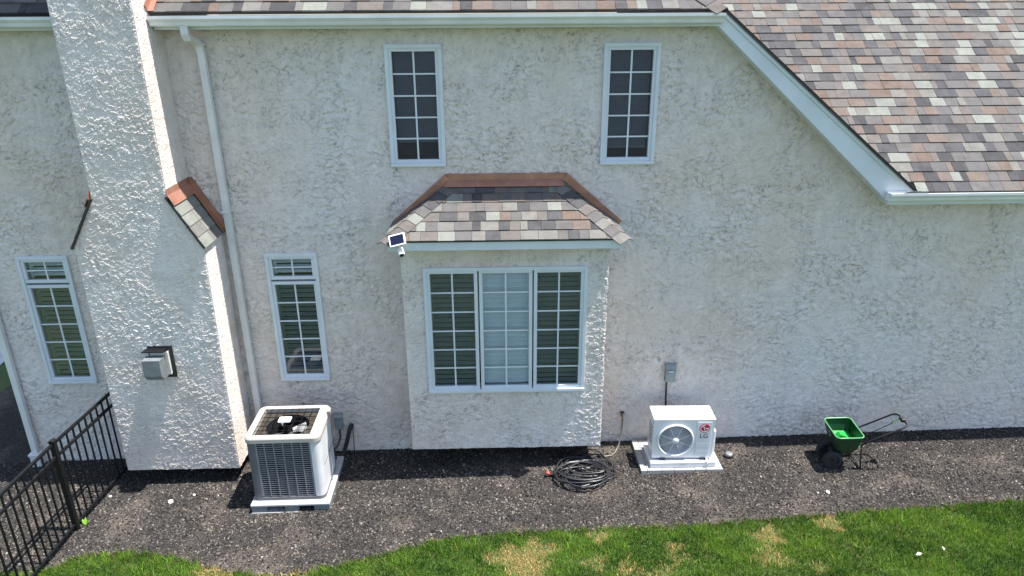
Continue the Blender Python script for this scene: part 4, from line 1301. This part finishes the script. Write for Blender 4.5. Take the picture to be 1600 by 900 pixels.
for k in range(14):
    if k in (4,): continue
    MB().box(0.178 + 0.0095 * k, 0.184 + 0.0095 * k, yf - 0.0115, yf - 0.0105, 0.176, 0.186).build('small_print', 'line_grey', pnl)
MB().box(W2 + 0.001, W2 + 0.048, -0.09, 0.11, 0.05, 0.37).build('valve_cover', 'unit_white', hp, bevel=0.012)
sl_ = MB()
for k in range(6):
    sl_.box(-W2 - 0.002, -W2 - 0.0005, -0.09, 0.10, 0.16 + 0.05 * k, 0.175 + 0.05 * k)
sl_.build('side_vents', 'condenser_dark', hp)
MB().box(-W2 - 0.012, -W2 - 0.0005, -0.115, -0.045, 0.475, 0.505).build('handle', 'unit_panel', hp, bevel=0.004)
MB().tube([(0.30, -0.17, 0.04), (0.305, -0.22, 0.02), (0.305, -0.232, -0.06)], 0.008, 8).build('drain_tube', 'unit_panel', hp, smooth=True)

# ------------------------------------------------------------------ spigot and hose
sp = empty('spigot', (1.617, 0, 0.455))
tag(sp, 'brass wall spigot with the hose screwed on', 'spigot')
MB().lathe([(0.026, -0.004), (0.026, 0.0)], axis='y', n=16).build('flange', 'brass', sp)
MB().tube([(0, -0.002, 0), (0, -0.06, 0.0), (0, -0.085, -0.015), (0, -0.09, -0.045)], 0.014, 10).build('spout', 'brass', sp, smooth=True)
MB().lathe([(0.0, 0.055), (0.028, 0.055), (0.030, 0.048), (0.0, 0.046)], c=(0, -0.05, 0), n=12).build('handle', 'black_plastic', sp)
MB().tube([(0, -0.05, 0.0), (0, -0.05, 0.05)], 0.008, 8).build('stem', 'brass', sp)
hs = empty('garden_hose', (1.07, -0.68, gz(1.07)))
tag(hs, 'dark garden hose coiled in a loose heap beside the bay', 'hose')
def P_h(x, y, z): return (x - 1.07, y + 0.68, z - gz(1.07))
pts = []
random.seed(21)
loops = 21
ntot = 34
for L in range(loops):
    rx1 = random.uniform(0.24, 0.37); ry1 = random.choice([random.uniform(0.07, 0.2), random.uniform(0.18, 0.33)])
    cx1 = 1.05 + random.uniform(-0.05, 0.08); cy1 = -0.72 + random.uniform(-0.09, 0.13)
    if L in (4, 9, 15): cx1, cy1, rx1, ry1 = 1.24 + random.uniform(-0.03, 0.03), -0.52 + random.uniform(-0.05, 0.03), 0.24, random.uniform(0.2, 0.29)
    if L == 0: cx1, cy1, rx1, ry1 = 1.06, -0.70, 0.36, 0.25
    if L == 18: cx1, cy1, rx1, ry1 = 1.10, -0.82, 0.28, 0.27
    if L == 20: cx1, cy1, rx1, ry1 = 1.02, -0.78, 0.32, 0.22
    zb = 0.018 + 0.0042 * L
    ph = random.uniform(0, 6.28) if L else 0.0
    pts.append((rx1, ry1, cx1, cy1, zb, ph))
path = []
for L in range(loops):
    A_ = pts[L]; B2 = pts[min(L + 1, loops - 1)]
    for i in range(ntot):
        t = i / ntot; s = t * t * (3 - 2 * t)
        rx1, ry1, cx1, cy1, zb, ph = [A_[k] * (1 - s) + B2[k] * s for k in range(6)]
        an = 6.28318 * t + 3.14159
        wob = 1 + 0.05 * math.sin(3 * an + ph) + 0.03 * math.sin(2 * an + 2 * ph)
        path.append(P_h(cx1 + rx1 * wob * math.cos(an), cy1 + ry1 * wob * math.sin(an), gz(1.07) + zb + 0.006 * math.sin(2 * an + ph)))
MB().tube(path, 0.0092, 7).build('hose_coil', 'hose_dark', hs, smooth=True)
last = path[0]
MB().tube([last, (last[0] - 0.03, last[1] - 0.01, 0.025), (last[0] - 0.07, last[1] - 0.015, 0.03)], 0.014, 8).build('coupling', 'black_plastic', hs, smooth=True)
MB().tube([(last[0] - 0.07, last[1] - 0.015, 0.03), (last[0] - 0.085, last[1] - 0.012, 0.045), (last[0] - 0.12, last[1] - 0.012, 0.055)], [0.016, 0.024, 0.020], 10).build('nozzle', 'red_plastic', hs, smooth=True)
rise = [(1.617, -0.09, 0.41), (1.615, -0.10, 0.33), (1.60, -0.13, 0.20), (1.565, -0.19, 0.10), (1.51, -0.27, 0.045), (1.45, -0.34, 0.045), (1.37, -0.36, 0.05), (1.28, -0.34, 0.05), (1.18, -0.36, 0.045)]
MB().tube([P_h(*p_) for p_ in rise], 0.0105, 8).build('hose_riser', 'hose_pale', hs, smooth=True)

# ------------------------------------------------------------------ lawn spreader
spd = empty('lawn_spreader', (4.30, -0.63, gz(4.3)), RAD(-4))
tag(spd, 'green wheeled lawn spreader with black tubular handle standing on the mulch', 'spreader')
HT = 0.50
def quad_ring(hx0, hx1, hy, z, rr, n=4):
    cxm = (hx0 + hx1) / 2; hxx = (hx1 - hx0) / 2
    return [(cxm + x, y, z) for x, y in rrect(hxx, hy, rr, n)]
def wedge(zs, mat, name, inner=False, parent=spd):
    rings = [quad_ring(*a) for a in zs]; n_ = len(rings[0]); mbx = MB()
    vs = [p for r in rings for p in r]; fs = []
    for k in range(len(rings) - 1):
        for i in range(n_):
            j = (i + 1) % n_
            fs.append((k * n_ + i, k * n_ + j, (k + 1) * n_ + j, (k + 1) * n_ + i))
    fs.append(tuple((len(rings) - 1) * n_ + i for i in range(n_)))
    return mbx.add(vs, fs).build(name, mat, parent, solid=0.006)
hop = wedge([(-0.19, 0.13, 0.225, HT, 0.05), (-0.18, 0.12, 0.215, 0.42, 0.05), (-0.15, 0.10, 0.17, 0.30, 0.04), (-0.10, 0.07, 0.11, 0.215, 0.03)], 'spreader_green', 'hopper')
hop.rotation_euler = (0, RAD(-3), 0)
rim = MB(); rr_ = [(p[0], p[1], HT + 0.002) for p in quad_ring(-0.193, 0.133, 0.228, HT, 0.05)]
rim.tube(rr_ + [rr_[0]], 0.009, 6); rim.build('rim', 'spreader_rim', hop, smooth=True)
MB().add([(-0.155, -0.18, 0.352), (0.108, -0.18, 0.340), (0.108, 0.18, 0.340), (-0.155, 0.18, 0.352)], [(0, 1, 2, 3)]).build('floor_plate', 'spreader_bright', hop, solid=0.004)
ag = MB(); ag.prism([(-0.10, 0.350), (0.05, 0.346), (0.0, 0.385), (-0.05, 0.405)], 'y', 0.0, 0.09); ag.build('agitator', 'spreader_bright', hop, bevel=0.006)
emb = MB()
for a0 in range(0, 360, 15):
    t0, t1 = RAD(a0), RAD(a0 + 15)
    f3 = lambda r, t: (-0.190 + 0.006 * 0 - 0.0 + (r * math.sin(t)) * 0.0, 0.0 + r * math.cos(t), 0.43 + r * math.sin(t))
    emb.add([tuple(Vector(f3(r, t)) + Vector((-(0.003) + (0.43 - f3(r, t)[2]) * -0.15 * -1, 0, 0))) for r, t in ((0.030, t0), (0.036, t0), (0.036, t1), (0.030, t1))], [(0, 1, 2, 3)])
emb.build('emblem', 'logo_white', hop)
def wheel(y):
    wl = empty('wheel', (-0.175, y, 0.115)); wl.parent = spd
    MB().lathe([(0.075, -0.028), (0.105, -0.028), (0.115, -0.018), (0.115, 0.018), (0.105, 0.028), (0.075, 0.028), (0.075, -0.028)], axis='y', n=28).build('tyre', 'rubber', wl, smooth=True)
    MB().lathe([(0.0, -0.02), (0.02, -0.022), (0.022, -0.012), (0.074, -0.012), (0.074, 0.012), (0.022, 0.012), (0.0, 0.02)], axis='y', n=20).build('rim', 'black_plastic', wl)
wheel(-0.115); wheel(0.115)
MB().tube([(-0.175, -0.15, 0.115), (-0.175, 0.15, 0.115)], 0.009, 8).build('axle', 'black_metal', spd)
MB().box(-0.18, -0.03, -0.06, 0.06, 0.08, 0.20).build('gearbox', 'black_plastic', spd, bevel=0.01)
MB().lathe([(0.0, 0.205), (0.12, 0.208), (0.12, 0.215), (0.0, 0.22)], c=(-0.03, 0, 0), n=24).build('spinner', 'black_plastic', spd)
for sy in (-1, 1):
    MB().tube([(0.12, sy * 0.15, 0.36), (0.16, sy * 0.15, 0.02), (0.15, sy * 0.145, 0.010), (0.02, sy * 0.10, 0.16), (-0.175, sy * 0.07, 0.115)], 0.010, 8).build('leg', 'black_metal', spd, smooth=True)
MB().tube([(0.16, -0.15, 0.012), (0.16, 0.15, 0.012)], 0.010, 8).build('stand_bar', 'black_metal', spd)
hdl = MB().tube([(0.12, -0.155, 0.36), (0.20, -0.155, 0.415), (0.57, -0.155, 0.61), (0.605, -0.14, 0.625), (0.625, -0.10, 0.635), (0.63, 0.0, 0.638), (0.625, 0.10, 0.635), (0.605, 0.14, 0.625), (0.57, 0.155, 0.61), (0.20, 0.155, 0.415), (0.12, 0.155, 0.36)], 0.0105, 8).build('handle', 'black_metal', spd, smooth=True)
MB().box(0.595, 0.645, -0.045, 0.045, 0.615, 0.66).build('control_box', 'black_plastic', hdl, bevel=0.008)
MB().bar((0.60, 0.0, 0.63), (0.49, -0.02, 0.60), 0.03, 0.012).build('lever', 'spreader_green', hdl, bevel=0.004)
MB().tube([(0.59, 0.01, 0.62), (0.35, 0.01, 0.47), (0.14, 0.01, 0.36)], 0.005, 6).build('control_rod', 'black_metal', hdl)

# ------------------------------------------------------------------ fence
fnc = empty('metal_fence', (-4.79, -1.37, gz(-4.79)))
tag(fnc, 'black metal picket fence running out from beside the chimney', 'fence')
def fl(y):    # fence line x offset for world y, local to post
    yy = y + 1.37
    return 0.085 * yy / 1.37 if yy > 0 else -0.012 * (-yy)
FT = 1.145
ys_ = [-0.03, -1.37, -3.2]
for y in (-1.37, -3.2):
    x = fl(y)
    po = MB(); po.box(x - 0.027, x + 0.027, y + 1.37 - 0.027, y + 1.37 + 0.027, -0.1, FT + 0.03)
    po = po.build('post', 'black_metal', fnc, bevel=0.003)
    MB().prism([(x - 0.033, FT + 0.031), (x + 0.033, FT + 0.031), (x + 0.033, FT + 0.042), (x, FT + 0.055), (x - 0.033, FT + 0.042)], 'y', y + 1.37 - 0.033, y + 1.37 + 0.033).build('post_cap', 'black_metal', po)
for z in (FT, FT - 0.16, 0.085):
    for ya, yb in zip(ys_, ys_[1:]):
        MB().bar((fl(ya), ya + 1.37, z), (fl(yb), yb + 1.37, z), 0.028, 0.030).build('rail', 'black_metal', fnc, bevel=0.002)
pm = MB().box(-0.008, 0.008, -0.008, 0.008, 0.03, FT).mesh('picket', 'black_metal')
for ya, yb in zip(ys_, ys_[1:]):
    n_ = int(round((ya - yb) / 0.108))
    for i in range(1, n_):
        y = ya + (yb - ya) * i / n_
        o = link('picket', pm, fnc); o.location = (fl(y), y + 1.37, 0)

# ------------------------------------------------------------------ small things on the bed
def pebble(x, y, s, label):
    bm = bmesh.new(); bmesh.ops.create_icosphere(bm, subdivisions=2, radius=1)
    for v in bm.verts:
        v.co *= 1 + random.uniform(-0.14, 0.14)
        v.co.x *= s * 1.25; v.co.y *= s; v.co.z *= s * 0.62
    me = bpy.data.meshes.new('stone'); bm.to_mesh(me); bm.free(); me.materials.append(MATS['stone_pale'])
    for p_ in me.polygons: p_.use_smooth = True
    o = link('stone', me); o.location = (x, y, gz(x) + s * 0.45 + 0.006); o.rotation_euler = (0, 0, random.uniform(0, 6))
    tag(o, label, 'stone', 'pale stones on the mulch bed')
pebble(-3.908, -0.955, 0.032, 'largest pale stone on the mulch in front of the chimney')
pebble(-3.68, -0.83, 0.017, 'small pale stone behind the largest one near the chimney')
pebble(-4.70, -0.80, 0.018, 'pale stone close to the foot of the black fence')
pebble(3.86, -1.22, 0.024, 'pale stone on the mulch in front of the green spreader')
dc = empty('round_cap', (2.935, -0.43, gz(2.935)))
tag(dc, 'small black round cap with pale lid lying beside the heat pump', 'cap')
MB().lathe([(0.0, 0.004), (0.055, 0.004), (0.062, 0.015), (0.06, 0.04), (0.0, 0.042)], n=24).build('body', 'black_plastic', dc)
MB().lathe([(0.0, 0.052), (0.035, 0.05), (0.045, 0.0425)], n=24, c=(0.008, 0.012, 0)).build('lid', 'vent_grey', dc, smooth=True)
wd_ = empty('weed', (-4.73, -1.30, gz(-4.73)))
tag(wd_, 'small bright green weed at the foot of the fence post', 'plant')
for i in range(9):
    t = random.uniform(0, 6.28); r = random.uniform(0.03, 0.06); h = random.uniform(0.03, 0.09)
    p0 = Vector((0, 0, 0.0)); p1 = Vector((r * math.cos(t), r * math.sin(t), h)); sd = Vector((-math.sin(t), math.cos(t), 0)) * 0.016
    MB().add([p0, p1 * 0.55 + sd, p1, p1 * 0.55 - sd], [(0, 1, 2, 3)]).build('leaf', 'weed_green', wd_)

for (x, y, r, lb) in ((4.317, -2.305, 0.3, 'pale fallen leaf on the lawn, the larger of two'), (4.61, -2.24, 1.2, 'narrow pale fallen leaf on the lawn, the smaller of two')):
    lm = MB(); k = 0.045 if r < 1 else 0.032
    lm.add([(-k, 0, 0), (-k * 0.2, -k * 0.45, 0.008), (k, 0, 0.004), (k * 0.1, k * 0.45, 0.01), (0, 0, 0.0)], [(0, 1, 4), (1, 2, 4), (2, 3, 4), (3, 0, 4)])
    lo_ = lm.build('fallen_leaf', 'leaf_pale', None, solid=0.001)
    lo_.location = (x, y, gz(x) + 0.055); lo_.rotation_euler = (0.15, 0.1, r)
    tag(lo_, lb, 'leaf', 'pale leaves on the lawn')
